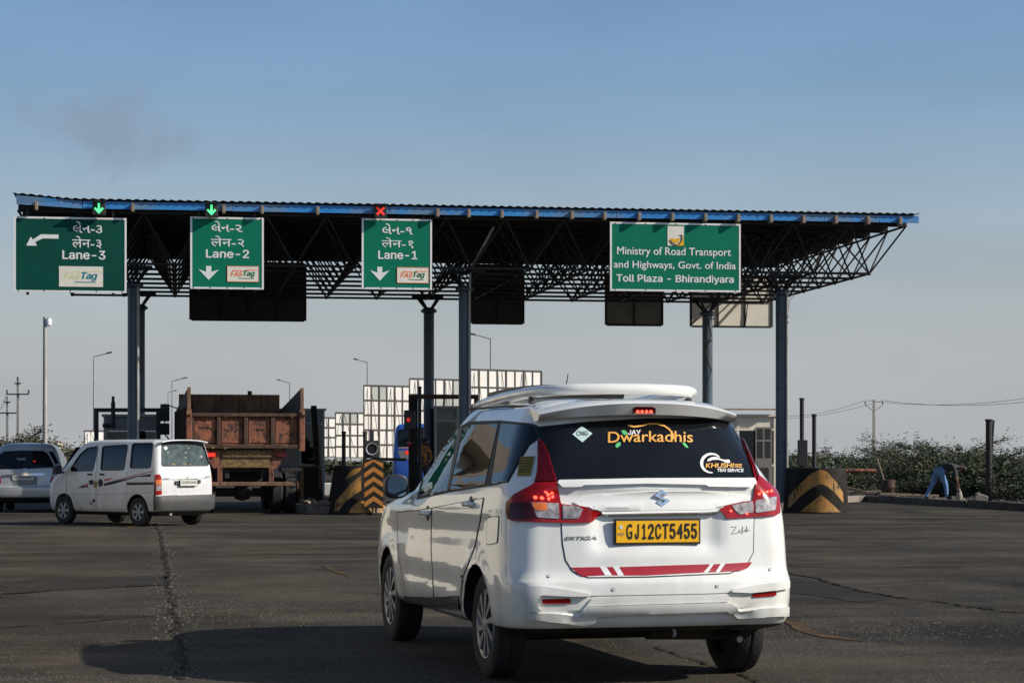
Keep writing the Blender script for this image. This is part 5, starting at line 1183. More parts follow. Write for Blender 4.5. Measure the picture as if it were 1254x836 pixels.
MB().lathe([(.001, -.22), (.16, -.18), (.22, 0), (.16, .18), (.001, .22)], 16).build('differential', MT['truck_black'], trk).location = (1.0, 0, .5)
MB().bx(.9, 5.6, -.5, .5, .75, 1.0).build('chassis', MT['truck_black'], trk)
MB().bx(5.2, 6.9, -1.2, 1.2, .7, 2.55).build('cab', MT['rust_frame'], trk, bevel=.08)
MB().tube([(5.1, -.55, 1.6), (5.1, -.55, 3.12)], .06, 10).build('exhaust_stack', MT['rust_frame'], trk)
for z0, z1 in ((1.95, 2.25), (2.3, 2.75)): MB().bx(4.6, 4.68, W2 + .22, W2 + .46, z0, z1).build('wing_mirror', MT['black_plastic'], trk, bevel=.02)
MB().tube([(4.64, W2 + .1, 1.7), (4.64, W2 + .34, 1.95), (4.64, W2 + .34, 2.75), (5.2, 1.2, 2.6)], .02, 6).build('mirror_arm', MT['black_plastic'], trk)
for k in range(4):
    y0 = W2 - .06 - pw * k - pw * random.uniform(.5, .8); zq = random.uniform(1.84, 2.0)
    for q in range(random.randint(2, 4)): MB().bar((.026, y0 + .09 * q, zq + random.uniform(0, .08)), (.026, y0 + .09 * q + random.uniform(.03, .08), zq + random.uniform(0, .1)), .01, .022).build('painted_mark', MT['decal_black'], trk)

# ================================================================== blue minibus beyond the middle island
bl_ = thing('blue_minibus', 'bright blue minibus partly hidden behind the dark signal post', 'minibus', (at(507, 564, 84).x, 84, 0), R(90 + 4))
lvb = [(.35, .1, 4.0, .72, .1, .2, .03, .1, 0, .03), (.5, .0, 4.1, .78, .12, .2, .04, .1, 0, .03), (.9, .0, 4.1, .80, .12, .2, .04, .1, 0, .03), (1.3, .02, 4.0, .80, .12, .2, .04, .1, 0, .03), (1.9, .08, 3.6, .77, .14, .2, .05, .1, 0, .03), (2.5, .16, 3.2, .70, .16, .2, .06, .1, 0, .03), (2.68, .3, 3.0, .58, .16, .18, .06, .1, 0, .03), (2.74, .7, 2.6, .25, .1, .1, .03, .05, 0, .02)]
bb = loft('body', lvb, ['paint_blue', 'black_plastic'], None, sub=3, nr=8, nc=6, ns=20, nf=6, dark_z=.4)
bb.parent = bl_; bb.data.shade_smooth(); TB = Tracer(bl_, bb); ZC = zoom(460, 460, 5.225)
TB.patch('rear_glass', ZC((140, 452), (146, 345), (240, 330), (360, 330), (365, 452)), 'glass_dark', .006, .006, 2, rnd=1)
TB.patch('rear_panel', ZC((140, 478), (215, 478), (212, 530), (165, 545)), 'decal_grey', .006, .004, 2)
for x in (200, 350): TB.patch('tail_lamp', [ZC((x + 14 * math.cos(a), 490 + 15 * math.sin(a)))[0] for a in [k * math.pi / 4 for k in range(8)]], 'led_red_soft', .014, .012, 2)
TB.line('rear_stripe', ZC((120, 462), (230, 458), (380, 458)), .8, 'decal_orange', .008)
MB().bx(-.06, .06, -.72, .72, .42, .60).build('rear_bumper', MT['black_plastic'], bl_, bevel=.02)
for x in (.8, 3.3):
    for sg in (1, -1): make_wheel(bl_, x, sg * .68, .33, .33, .2, .2, sg, 'spokes')

# ================================================================== islands, barriers and booths
def road_thing(name, label, cat, u, v, z=0.0, group=None, rot=0.0): return thing(name, label, cat, rp(u, v, z), TH + rot, group)
def nose_outline(w, L, n=10):
    r = w / 2; P = [(w / 2, L)]
    for k in range(n + 1): a = math.pi * k / n; P.append((r * math.cos(a), r - r * math.sin(a)))
    return P + [(-w / 2, L)]
def nose(label, u, v, w, L, h, bands, zt, flare=1.10):
    t = road_thing('crash_barrier', label, 'barrier', u, v, 0, 'painted island noses')
    m = MB(); P = nose_outline(w, L, 14); n = len(P); rings = []
    for (z, s_) in ((0, flare), (.12, 1 + (flare - 1) * .85), (.3, 1 + (flare - 1) * .6), (h - .04, .98), (h, .94)): rings.append([Vector((x * s_, L - (L - y) * (1 + (s_ - 1) * .4), z)) for x, y in P])
    vs = [p for r in rings for p in r]; fs = [(i * n + k, i * n + (k + 1) % n, (i + 1) * n + (k + 1) % n, (i + 1) * n + k) for i in range(4) for k in range(n)]
    fs += [tuple(range(n)), tuple(4 * n + k for k in range(n))]
    b = m.add(vs, fs).build('barrier_body', MT['paint_black'], t, smooth=True, sharp=50)
    tr = Tracer(t, b)
    for po in bands: tr.patch('painted_band', zt(*po), 'paint_yellow', .004, .004, 4)
    return t
Z5 = zoom(890, 480, 5.22); Z3 = zoom(355, 460, 4.64)
nose('big round-nosed barrier with black and orange chevrons near the canopy end column', 0.33, -2.9, 1.26, 1.5, 1.10,
     [[(392, 728), (400, 660), (470, 585), (540, 520), (600, 492), (640, 508), (700, 575), (742, 640), (745, 706), (690, 640), (640, 600), (600, 585), (540, 612), (470, 665), (400, 740)], [(470, 762), (520, 722), (570, 680), (604, 656), (640, 684), (690, 730), (728, 766), (600, 768)]], Z5)
nose('black and yellow barrier behind the chevron board left of the people carrier', u_at(441, -1.9), -2.3, 0.98, 2.4, 1.16,
     [[(252, 772), (262, 712), (310, 655), (360, 600), (405, 565), (405, 650), (360, 680), (310, 720), (275, 772)], [(335, 778), (350, 748), (385, 716), (450, 706), (520, 720), (545, 745), (552, 778)], [(372, 560), (400, 540), (405, 520), (360, 530), (330, 560), (315, 590)]], Z3, 1.42)
def slab(label, u0, u1, v0, v1, h, m='concrete', name='island_slab'):
    o = thing(name, label, 'kerb island', rp((u0 + u1) / 2, v0), TH, 'raised islands between the toll lanes')
    n = int((v1 - v0) / 1.2); L = (v1 - v0) / n
    for k in range(n):
        for (a, b) in ((u0, u0 + .2), (u1 - .2, u1)): MB().bx(a - (u0 + u1) / 2, b - (u0 + u1) / 2, k * L + .006, (k + 1) * L - .006, 0, h + random.uniform(-.012, .012)).build('kerb_stone', MT['kerb_dark'], o, bevel=.012)
    MB().bx(u0 + .2 - (u0 + u1) / 2, u1 - .2 - (u0 + u1) / 2, .1, v1 - v0 - .1, 0, h - .015).build('infill', MT[m], o)
    return o
slab('long kerbed island running back from the chevron-painted barrier at the canopy end', -0.55, 0.95, -0.25, 15, .22)
slab('broken kerbed island covered in rubble beside the truck', -12.3, -9.75, -1.2, 16, .20, 'rubble')
slab('kerbed island under the small booth behind the white van', -17.3, -15.7, 0.6, 14, .20)
slab('kerbed island hidden behind the people carrier under the middle booth', -7.9, -6.2, -0.6, 15, .20)
def stones(name, label, spots, m, parent=None):
    mb_ = MB()
    for (p, r) in spots:
        bm = bmesh.new(); bmesh.ops.create_icosphere(bm, subdivisions=1, radius=r)
        for q in bm.verts: q.co *= random.uniform(.65, 1.2); q.co.z *= .6
        bm.verts.index_update(); mb_.add([q.co + p for q in bm.verts], [tuple(x.index for x in f.verts) for f in bm.faces]); bm.free()
    o = mb_.build(name, MT[m]); tag(o, label, 'rubble', kind='stuff')
sp1 = []
for k in range(150):
    r = random.choice((.025, .04, .06, .10)) * random.uniform(.7, 1.3); sp1.append((rp(random.uniform(-12.1, -10.0), random.uniform(-1.0, 6), .19 + r * .3), r))
stones('island_rubble', 'pale rubble strewn over the broken island beside the truck', sp1, 'rubble')
def verge_at(px, u, z=.15):
    k = (px - CX) / F; v = (C0.x + UD.x * u - k * (C0.y + UD.y * u)) / (-VD.x + k * VD.y); return rp(u, v, z)
for k, (px, py, L, an) in enumerate(((380, 607, 1.0, 20), (398, 611, .8, -15), (373, 614, .9, 60))):
    u, v = uv_of(px, py, .2); o = MB().box((0, 0, .03), (L, .30, .06)).build('broken_slab', MT['rubble'], bevel=.01); o.location = rp(u, v, .20); o.rotation_euler = (R(6), R(5), TH + R(an))
    tag(o, ('long flat broken slab on the rubble island behind the truck wheel', 'short broken slab on the rubble island nearest the chevron board', 'broken slab at the lower edge of the rubble island')[k], 'slab')
# chevron board with its round lamp
cv = road_thing('chevron_board', 'upright board with black and orange chevrons left of the people carrier', 'sign', uv_of(456, 630)[0], uv_of(456, 630)[1] - .35)
dcv = rp(*uv_of(456, 630)).y - .35; s_ = F / dcv; zb = HC + (YH - 622) / s_; zt_ = HC + (YH - 562) / s_; wv = 24 / s_
MB().bx(-wv / 2, wv / 2, 0, .03, zb, zt_).build('board', MT['paint_black'], cv, bevel=.004)
hh = (zt_ - zb)
for k in range(5):
    z0 = zb + hh * (.02 + .2 * k); p = [(-wv / 2 + .01, z0), (0, z0 + hh * .13), (wv / 2 - .01, z0), (wv / 2 - .01, min(z0 + hh * .10, zt_ - .01)), (0, min(z0 + hh * .23, zt_ - .01)), (-wv / 2 + .01, min(z0 + hh * .10, zt_ - .01))]
    if z0 + hh * .13 < zt_ - .02: MB().prism(p, (0, -.001, 0), (1, 0, 0), (0, 0, 1), (0, -1, 0), .004).build('chevron', MT['paint_orange'], cv)
for x in (-.02, .06): MB().bx(x - .02, x + .02, .03, .06, 0, zt_).build('leg', MT['steel_dark'], cv)
lamp = road_thing('round_lamp', 'round dark lamp with pale ring on top of the chevron board', 'lamp', uv_of(454, 630)[0], uv_of(454, 630)[1] - .30, zt_ + .02)
MB().bx(-.18, .18, 0, .14, 0, .42).build('housing', MT['black_plastic'], lamp, bevel=.02)
MB().lathe([(.115, 0), (.115, -.04), (.145, -.05), (.15, -.04), (.15, 0)], 28, 'y', (0, 0, .22)).build('ring', MT['booth_alu'], lamp, smooth=True)
MB().lathe([(.001, -.012), (.08, -.012), (.115, 0)], 24, 'y', (0, 0, .22)).build('lens', MT['glass_dark'], lamp)
MB().bx(-.05, .05, .03, .10, .42, .66).build('mount', MT['steel_dark'], lamp)

def post(name, label, px, y0, y1, d, r, m='steel_dark', cat='post', group=None, extra=None, base=None, n=10):
    c = at(px, y1, d); zb_ = c.z if base is None else base; zt2 = HC + (YH - y0) / F * d
    t = thing(name, label, cat, (c.x, d, zb_), 0, group)
    MB().tube([(0, 0, 0), (0, 0, zt2 - zb_)], r, n).build('shaft', MT[m], t, smooth=True)
    MB().lathe([(r * 1.25, 0), (r * 1.25, .04), (r, .05)], n, 'z', (0, 0, zt2 - zb_ - .05)).build('cap', MT[m], t)
    if extra: extra(t, zt2 - zb_)
    return t
def sensor_box(t, h):
    MB().bx(-.11, .13, -.12, .02, h * .35, h * .60).build('sensor_box', MT['black_plastic'], t, bevel=.01)
    MB().lathe([(.001, -.16), (.08, -.14), (.10, -.05), (.06, 0)], 16, 'y', (.05, 0, h * .28)).build('siren', MT['black_plastic'], t)
    MB().tube([(-.3, -.05, .05), (-.1, -.06, .28), (.1, -.04, .1)], .012, 5).build('cable', MT['wire'], t)
GP = 'slim dark posts on the toll islands'
post('barrier_post', 'tall dark post with sensor box on the barrier near the canopy end column', 982, 487, 575, 54.6, .055, group=GP, extra=sensor_box, base=.2)
post('barrier_post', 'plain black post standing between the sensor post and the thicket', 997, 507, 575, 55.5, .055, group=GP, base=.2)
post('barrier_post', 'black post behind the barrier left of the chevron board', 421, 528, 566, 55, .05, group=GP, base=.2)
post('barrier_post', 'short dark post beside the round lamp', 447, 528, 545, 53.5, .05, group=GP, base=.2)
post('barrier_post', 'black post rising at the edge of the white hoardings behind the signal', 514, 473, 560, 58, .045, group=GP, base=.2)
def split_top(t, h): MB().bar((.04, 0, h * .35), (.13, 0, h - .03), .05).build('leaning_bar', MT['steel_dark'], t)
post('gate_post', 'thick black post with leaning bar on the verge beside the thicket', 1211, 513, 612, 60.0, .09, group=None, extra=split_top, base=.15)
# red signal on its post
sg_ = thing('red_signal', 'dark post carrying a round red light beside the blue minibus', 'signal', (at(507, 600, 57).x, 57, .1))
zt3 = HC + (YH - 487) / F * 57
MB().bx(-.09, .09, -.05, .05, 0, zt3 - .1).build('post', MT['paint_black'], sg_)
MB().bx(-.26, .05, -.14, .02, 2.0, 2.5).build('signal_box', MT['black_plastic'], sg_, bevel=.02)
MB().lathe([(.001, -.16), (.05, -.155), (.055, -.14)], 20, 'y', (-.14, 0, 2.25)).build('red_lens', MT['led_red_soft'], sg_)
MB().lathe([(.001, -.16), (.055, -.155), (.06, -.14)], 20, 'y', (-.12, .08, 1.62)).build('red_lens', MT['lamp_red'], sg_)
MB().bar((-.2, 0, 1.2), (-1.1, 0, 1.22), .06, .08).build('barrier_arm', MT['steel_dark'], sg_)
# leaning guard and dark crash box beside the truck
lg_ = thing('leaning_guard', 'tall leaning black plank with orange streak beside the truck', 'post', (at(392, 604, 60).x, 60, .15), TH)
MB().bar((0, 0, 0), (-.18, 0, 2.65), .16, .05).build('plank', MT['paint_black'], lg_)
MB().bar((.0, -.05, .35), (-.04, -.05, 1.5), .05, .02).build('orange_streak', MT['rust_red'], lg_)
cb = thing('crash_box', 'dark steel box with yellow edge standing between the truck and the leaning plank', 'box', (at(381, 600, 59).x, 59, .18), TH)
MB().bx(-.32, .22, 0, .5, 0, .92).build('box_shell', MT['paint_black'], cb, bevel=.01)
MB().bx(-.30, -.20, -.012, -.002, .02, .90).build('yellow_edge', MT['rust_yellow'], cb)
MB().bx(-.34, .24, -.02, .52, .92, .96).build('box_lid', MT['rust_yellow'], cb)
# portal frames
def portal(label, px0, px1, y0, d, s, mtr='steel_dark', extra=None):
    xa, xb = at(px0, 0, d).x, at(px1, 0, d).x; zt4 = HC + (YH - y0) / F * d
    t = thing('portal_frame', label, 'frame', ((xa + xb) / 2, d, .1), 0, 'square-tube portal frames by the booths'); h = zt4 - .1; w = xb - xa
    for x in (-w / 2, w / 2): MB().bx(x - s / 2, x + s / 2, -s / 2, s / 2, 0, h - s).build('upright', MT[mtr], t)
    MB().bx(-w / 2 - s / 2, w / 2 + s / 2, -s / 2, s / 2, h - s, h).build('crossbeam', MT[mtr], t)
    if extra: extra(t, w, h)
def stack(t, w, h):
    MB().tube([(-w * .23, 0, h - .5), (-w * .23, 0, h + .15), (-w * .23, 0, h + .16), (-w * .23, 0, h + .30)], [.055, .055, .038, .038], 10).build('stack', MT['steel_dark'], t)
portal('black portal frame around the small booth behind the white van', 118, 194, 499.5, 55, .10, extra=stack)
portal('dark portal frame over the middle booth behind the round columns', 503, 583, 483, 60, .12, 'rust_frame')
# booths
def booth(label, px0, px1, y0, d, dep, alu='booth_alu', pan='booth_panel', fl=False, zb=.2):
    xa, xb = at(px0, 0, d).x, at(px1, 0, d).x; w = xb - xa; h = HC + (YH - y0) / F * d - zb
    t = thing('toll_booth', label, 'booth', ((xa + xb) / 2, d, zb), TH, 'toll booths on the islands')
    MB().bx(-w / 2, w / 2, 0, dep, 0, .95).build('lower_panel', MT[pan], t)
    MB().bx(-w / 2, w / 2, 0, dep, h - .42, h - .06).build('upper_panel', MT[pan], t)
    MB().bx(-w / 2 - .08, w / 2 + .08, -.1, dep + .1, h - .06, h).build('roof', MT[alu], t)
    for x in (-w / 2, -w * .02, w / 2):
        for y in (0, dep): MB().bx(x - .035, x + .035, y - .04, y + .03, 0, h - .06).build('corner_post', MT[alu], t)
    for z in (.95, h - .42): MB().bx(-w / 2, w / 2, -.045, -.005, z - .025, z + .025).build('rail', MT[alu], t)
    for i in range(2):
        xm, xn = (-w / 2 + .04, -w * .02 - .04) if i == 0 else (-w * .02 + .04, w / 2 - .04)
        MB().bx(xm, xn, .02, .03, .98, h - .45).build('pane', MT['glass_tint'], t); MB().bx(xm, xn, dep - .03, dep - .02, .98, h - .45).build('pane', MT['glass_clear'], t)
    for x in (-w / 2 + .02, w / 2 - .02): MB().bx(x - .006, x + .006, .08, dep - .08, .98, h - .45).build('pane', MT['glass_tint'], t)
    MB().bx(-.3, .1, dep * .4, dep * .5, .95, 1.35).build('monitor', MT['black_plastic'], t); MB().bx(w * .1, w * .35, dep * .3, dep * .6, .6, 1.5).build('chair', MT['grey_plastic'], t)
    if fl: MB().tube([(-w / 2 - .05, -.1, h - .3), (-w / 2 + .25, -.15, h - .3)], .05, 10).build('floodlight', MT['black_plastic'], t)
    return t
booth('small grey booth inside the portal frame behind the white van', 129, 192, 507, 57, 1.8, fl=True)
booth('grey aluminium booth squeezed between the truck and the leaning plank', 340, 396, 500, 63, 1.8)
booth('grey booth behind the windscreen pillar of the people carrier', 533, 590, 497, 61, 2.0)
rb = booth('cream framed booth beside the canopy end column, partly behind the people carrier', 860, 950, 507, 59.5, 2.0, 'booth_cream', 'booth_cream')
wb = .0
MB().bx(.45, .92, -.06, -.046, .15, 2.0).build('door', MT['board_grey'], rb)
for z0, z1 in ((1.15, 1.6), (1.66, 1.95)): 
    for x0 in (.50, .72): MB().bx(x0, x0 + .16, -.066, -.061, z0, z1).build('door_pane', MT['booth_glass'], rb)
MB().bx(-.7, 1.05, -.3, -.1, 2.46, 2.50).build('awning', MT['stub_wood'], rb)
ob = MB().bx(-.5, .5, 0, .5, 0, .95).build('crash_block', MT['truck_black'], bevel=.03); ob.location = (at(920, 600, 57.2).x, 57.2, .15); ob.rotation_euler = (0, 0, TH); tag(ob, 'dark block standing in front of the cream framed booth', 'block')

# ------------------------------------------------------------------ debris at the verge
bmz = thing('boom_pole', 'rusty horizontal boom pole beyond the chevron-painted barrier', 'pole', (at(1013, 0, 57).x, 57, .2), R(4))
MB().tube([(0, 0, .82), (1.30, 0, .80)], .055, 10).build('pole', MT['rust_red'], bmz, smooth=True)
MB().bx(-.06, .06, -.06, .06, 0, .86).build('stand', MT['steel_dark'], bmz)
dr = thing('concrete_drum', 'short rust-stained drum with a leaning stick on the verge', 'drum', verge_at(1088, 6.9))
MB().lathe([(.001, 0), (.22, 0), (.23, .03), (.22, .06), (.22, .26), (.235, .28), (.22, .30), (.22, .52), (.19, .53), (.18, .48), (.001, .47)], 20, 'z').build('drum_shell', MT['rust_frame'], dr, smooth=True)
MB().tube([(.0, 0, .1), (-.36, .1, 1.22)], .03, 8).build('stick', MT['timber'], dr)
for k, (px, u, L, an, tl) in enumerate(((1044, 6.5, 1.7, 10, 3), (1036, 6.9, 1.6, -8, 12), (1066, 6.9, 2.2, 2, 2), (1112, 6.6, 1.8, 4, 2), (1050, 5.7, 2.2, 60, 0))):
    o = MB().box((0, 0, .05), (L, .22 + .1 * (k % 2), .08 if k < 4 else .20)).build('plank', MT['timber' if k < 4 else 'concrete'], bevel=.01)
    o.location = verge_at(px, u, (.16 if k < 4 else .04) + L / 2 * math.sin(R(tl))); o.rotation_euler = (0, R(tl), R(an))
    tag(o, ('weathered plank lying nearest the chevron-painted barrier', 'plank propped at a slant behind the chevron-painted barrier', 'long flat plank under the rusty boom pole', 'plank lying by the foot of the rusty drum', 'concrete block lying at the road edge before the planks')[k], 'block' if k == 4 else 'plank')
sp1 = []
for k in range(170):
    r = random.uniform(.02, .08); sp1.append((rp(random.uniform(6.3, 8.2), random.uniform(-8, 30), .15 + r * .3), r))
stones('verge_rubble', 'small pale stones strewn along the verge behind the kerb', sp1, 'concrete')
o = MB().box((0, 0, .1), (.34, .2, .22), Matrix.Rotation(R(20), 3, 'Y')).build('fallen_block', MT['concrete'], bevel=.02); o.location = verge_at(1201, 6.35, .16); tag(o, 'pale broken block beside the thick black post on the verge', 'block')
o = MB().lathe([(.001, 0), (.2, 0), (.21, .3), (.2, .62), (.18, .66), (.001, .66)], 18, 'z').build('navy_drum', MT['paint_blue'], smooth=True); o.location = (at(416, 580, 72).x, 72, .2); tag(o, 'dark navy drum far back between booth and chevron board', 'drum')
kb = MB().bx(-.35, .35, -.2, .2, 0, .45).build('kerb_block', MT['sign_cream'], bevel=.03); kb.location = (at(401, 0, 80).x, 80, 0); tag(kb, 'small pale kerb block on the far road behind the leaning plank', 'block')

# ------------------------------------------------------------------ hoardings seen from behind
def hoarding(label, px0, px1, y0, yb, d, cols, rows, greys=(), brace=2):
    xa, xb = at(px0, 0, d).x, at(px1, 0, d).x; w = (xb - xa) / math.cos(R(34)); zt5 = HC + (YH - y0) / F * d; zb5 = HC + (YH - yb) / F * d
    t = thing('hoarding', label, 'billboard', ((xa + xb) / 2, d, 0), R(34), 'white hoardings seen from behind'); h = zt5 - zb5
    for c in range(cols):
        for r in range(rows): MB().bx(-w / 2 + w * c / cols + .015, -w / 2 + w * (c + 1) / cols - .015, .06, .09, zb5 + h * r / rows + .015, zb5 + h * (r + 1) / rows - .015).build('panel', MT['hoarding_grey' if (c, r) in greys else 'hoarding_white'], t)
    q = .012 * d / 100 + .008
    for c in range(cols + 1):
        x = -w / 2 + w * c / cols; big = c % 2 == 0; MB().bx(x - q * (1.4 if big else .7), x + q * (1.4 if big else .7), -.005, .05, 0 if big else zb5, zt5).build('upright', MT['hoarding_steel'], t)
    for r in range(rows + 1): z = zb5 + h * r / rows; MB().bx(-w / 2, w / 2, -.02, -.006, z - q * 1.3, z + q * 1.3).build('rail', MT['hoarding_steel'], t)
    for b in range(brace):
        x = -w / 2 + w * (b + .25) / brace; MB().tube([(x, -.1, zt5 - .05), (x + w / brace * .32, -.5, max(0, zb5))], q * .8, 5).build('brace', MT['hoarding_steel'], t)
        MB().tube([(x, -.1, zt5 - .05), (x - w / brace * .12, -.6, max(0, zb5))], q * .7, 5).build('brace', MT['hoarding_steel'], t)
    return t
hoarding('narrow low white hoarding just right of the leaning plank', 394, 412, 511, 559, 150, 2, 4, brace=1)
hoarding('small hoarding with a grey top panel right of the narrow one', 412, 447, 505, 560, 146, 4, 4, {(1, 3), (2, 3)}, 1)
hoarding('tall white hoarding with steel lattice left of the blue minibus', 447, 502, 472, 562, 140, 6, 5, {(1, 4), (2, 4)}, 2)
hoarding('hoarding with a dark grey panel between the round columns', 503, 576, 464, 560, 136, 7, 5, {(5, 4), (5, 3), (3, 3), (4, 3)}, 2)
hoarding('white hoarding with triangular braces right of the middle column', 577, 664, 453, 560, 132, 8, 5, (), 3)
hoarding('tiny white board standing beside the portal frame left of the column', 105, 127, 527, 555, 150, 1, 1, (), 1)

# ------------------------------------------------------------------ poles and wires
def lamp_post(label, px, py, d, arm, r=.07):
    t = thing('street_lamp', label, 'street lamp', (at(px, 0, d).x, d, 0), 0, 'street lamps along the far road'); zt6 = HC + (YH - py) / F * d
    MB().tube([(0, 0, 0), (0, 0, zt6)], [r * 1.3, r * .7], 8).build('pole', MT['pole_steel'], t, smooth=True)
    L = arm / F * d
    MB().tube([(0, 0, zt6 - .05), (L, 0, zt6 + abs(L) * .22)], r * .5, 6).build('arm', MT['pole_steel'], t)
    MB().box((L * 1.12, 0, zt6 + abs(L) * .25), (abs(L) * .4, .22, .10), Matrix.Rotation(-math.atan2(.22 * abs(L), L) if L > 0 else math.atan2(.22, 1), 3, 'Y')).build('lamp_head', MT['grey_plastic'], t, bevel=.02)
lamp_post('street lamp with arm to the right above the booth behind the van', 115, 436, 153, 17)
lamp_post('street lamp standing just left of the truck body', 211, 466, 200, 14, .08)
lamp_post('farther lamp left of the truck, lower than its neighbour', 206, 480, 260, 8, .08)
lamp_post('street lamp with arm to the left above the truck', 355, 468, 205, -12, .08)
lamp_post('street lamp rising above the tall white hoarding', 450, 443, 165, -13)
lamp_post('street lamp with long left arm right of the middle column', 601, 414, 133, -20)
def cctv():
    t = thing('camera_pole', 'tall slim camera pole at the far left behind the silver car', 'pole', (at(55, 0, 71).x, 71, 0)); h = HC + (YH - 388) / F * 71
    MB().tube([(0, 0, 0), (0, 0, h)], [.085, .06], 10).build('pole', MT['pipe_grey'], t, smooth=True)
    MB().lathe([(.001, .10), (.09, .09), (.11, 0), (.09, -.12), (.001, -.16)], 14, 'z', (.12, 0, h - .15)).build('camera', MT['decal_white'], t, smooth=True)
    MB().tube([(0, 0, h - .05), (.12, 0, h - .05)], .025, 6).build('arm', MT['pole_steel'], t)
cctv()
WP = {}
def power_pole(key, label, px, ytop, d, cross):
    h = HC + (YH - ytop) / F * d; x = at(px, 0, d).x
    t = thing('power_pole', label, 'power pole', (x, d, 0), 0, 'concrete power poles'); k_ = d / 200
    MB().box((0, 0, h / 2), (.30 * k_ + .04, .2, h), taper=.6).build('pole', MT['pole_concrete'], t)
    if cross == 'bar':
        for z, L in ((h - 1.25 * k_, 1.0 * k_), (h - .25 * k_, .3 * k_)): MB().bx(-L, L, -.15, -.05, z - .06 * k_, z + .06 * k_).build('crossarm', MT['steel_dark'], t)
        for xx in (-1.0 * k_, 1.0 * k_, 0): MB().lathe([(.001, .35), (.06, .33), (.09, .2), (.05, .15), (.09, .08), (.05, 0)], 8, 'z', (xx, -.1, h - 1.2 * k_ if xx else h)).build('insulator', MT['steel_dark'], t)
        WP[key] = [(x - 1 * k_, d, h - 1.0 * k_), (x + 1 * k_, d, h - 1.0 * k_), (x, d, h + .3)]
    else:
        for sg in (1, -1):
            MB().bar((0, -.1, h - 1.1 * k_), (sg * .8 * k_, -.1, h - .5 * k_), .09).build('crossarm', MT['pole_concrete'], t); MB().lathe([(.001, .35), (.06, .33), (.09, .2), (.05, .15), (.09, .08), (.05, 0)], 8, 'z', (sg * .8 * k_, -.1, h - .45 * k_)).build('insulator', MT['steel_dark'], t)
        WP[key] = [(x - .8 * k_, d, h - .1), (x + .8 * k_, d, h - .1)]
power_pole('a', 'nearer concrete power pole with crossarm at the far left', 22, 466, 190, 'bar')
power_pole('b', 'farther concrete power pole at the left picture edge', 9, 489, 245, 'bar')
power_pole('c', 'power pole with forked arms rising from the thicket', 1070, 489, 238, 'fork')
def wire(label, a, b, sag, r=.022):
    a, b = Vector(a), Vector(b); P = [a.lerp(b, k / 16) - Vector((0, 0, sag * 4 * (k / 16) * (1 - k / 16))) for k in range(17)]
    o = MB().tube(P, r, 5).build('power_line', MT['wire']); tag(o, label, 'wire', 'power lines')
wire('upper power line running right from the forked pole', WP['c'][0], at(1330, 474, 210), 1.0)
wire('lower power line running right from the forked pole', WP['c'][1], at(1330, 482, 205), 0.8)
wire('upper power line running left from the forked pole', WP['c'][0], at(960, 509, 300), .5)
wire('lower power line running left from the forked pole', WP['c'][1], at(955, 512, 300), .5)
wire('power line between the two left poles', WP['a'][0], WP['b'][0], .6)
wire('power line leaving the farther left pole', WP['b'][0], at(-40, 505, 300), .6)

# ------------------------------------------------------------------ far things at the left
def low_house(label, px0, px1, y0, d, m):
    xa, xb = at(px0, 0, d).x, at(px1, 0, d).x; w = xb - xa; h = HC + (YH - y0) / F * d
    t = thing('low_house', label, 'house', ((xa + xb) / 2, d, -.05), 0, 'low houses at the far left')
    MB().bx(-w / 2, w / 2, 0, 4, 0, h).build('wall', MT[m], t); MB().bx(-w / 2 - .05, w / 2 + .05, -.05, 4.05, h, h + .06).build('roof', MT['concrete'], t)
    MB().bx(-w * .3, -w * .05, -.03, -.002, h * .45, h * .8).build('window', MT['booth_glass'], t); MB().bx(w * .1, w * .3, -.03, -.002, 0, h * .75).build('door', MT['timber'], t)
low_house('low cream house behind the camera pole', 34, 60, 540, 125, 'wall_cream'); low_house('pale yellow hut just behind the silver car', 61, 74, 549, 96, 'wall_cream')

# the toll office stands to the left of the view; its wall is mirrored in the people carrier's windows
off = thing('toll_office', 'cream flat-roofed office with small dark windows, mirrored in the near car windows', 'building', rp(-20.9, -40), TH)
MB().bx(-9, 0, 0, 28, 0, 6.0).build('wall', MT['wall_cream'], off)
MB().bx(-9.4, .4, -.4, 28.4, 6.0, 6.3).build('roof', MT['concrete'], off)
for k in range(7):
    wdw = MB().bx(.002, .04, 1.6 + 3.8 * k, 3.0 + 3.8 * k, 1.1, 2.5).build('window', MT['booth_glass'], off); MB().bx(.002, .6, 1.4 + 3.8 * k, 3.2 + 3.8 * k, 2.62, 2.7).build('sunshade', MT['concrete'], wdw)

# ------------------------------------------------------------------ vegetation
def spray(vs, fs, o, dirv, L, n, ls, rnd):
    """a drooping twig with small paired leaves"""
    dirv = dirv.normalized(); p = o.copy(); stp = L / n; side = dirv.cross(Vector((0, 0, 1)))
    side = side.normalized() if side.length > .01 else Vector((1, 0, 0))
    for k in range(n):
        dirv = (dirv + Vector((rnd.uniform(-.15, .15), rnd.uniform(-.15, .15), rnd.uniform(-.16, .06)))).normalized(); p = p + dirv * stp
        for sg in (1, -1):
            a = p; t = (side * sg * rnd.uniform(.6, 1.1) + dirv * .5 + Vector((rnd.uniform(-.5, .5), rnd.uniform(-.5, .5), rnd.uniform(-.5, .3)))).normalized() * ls * rnd.uniform(.7, 1.4)
            wv_ = t.cross(Vector((rnd.uniform(-1, 1), rnd.uniform(-1, 1), rnd.uniform(-1, 1)))).normalized() * ls * .22
            i = len(vs); vs += [a, a + t * .5 + wv_, a + t, a + t * .5 - wv_]; fs.append((i, i + 1, i + 2, i + 3))
    return p
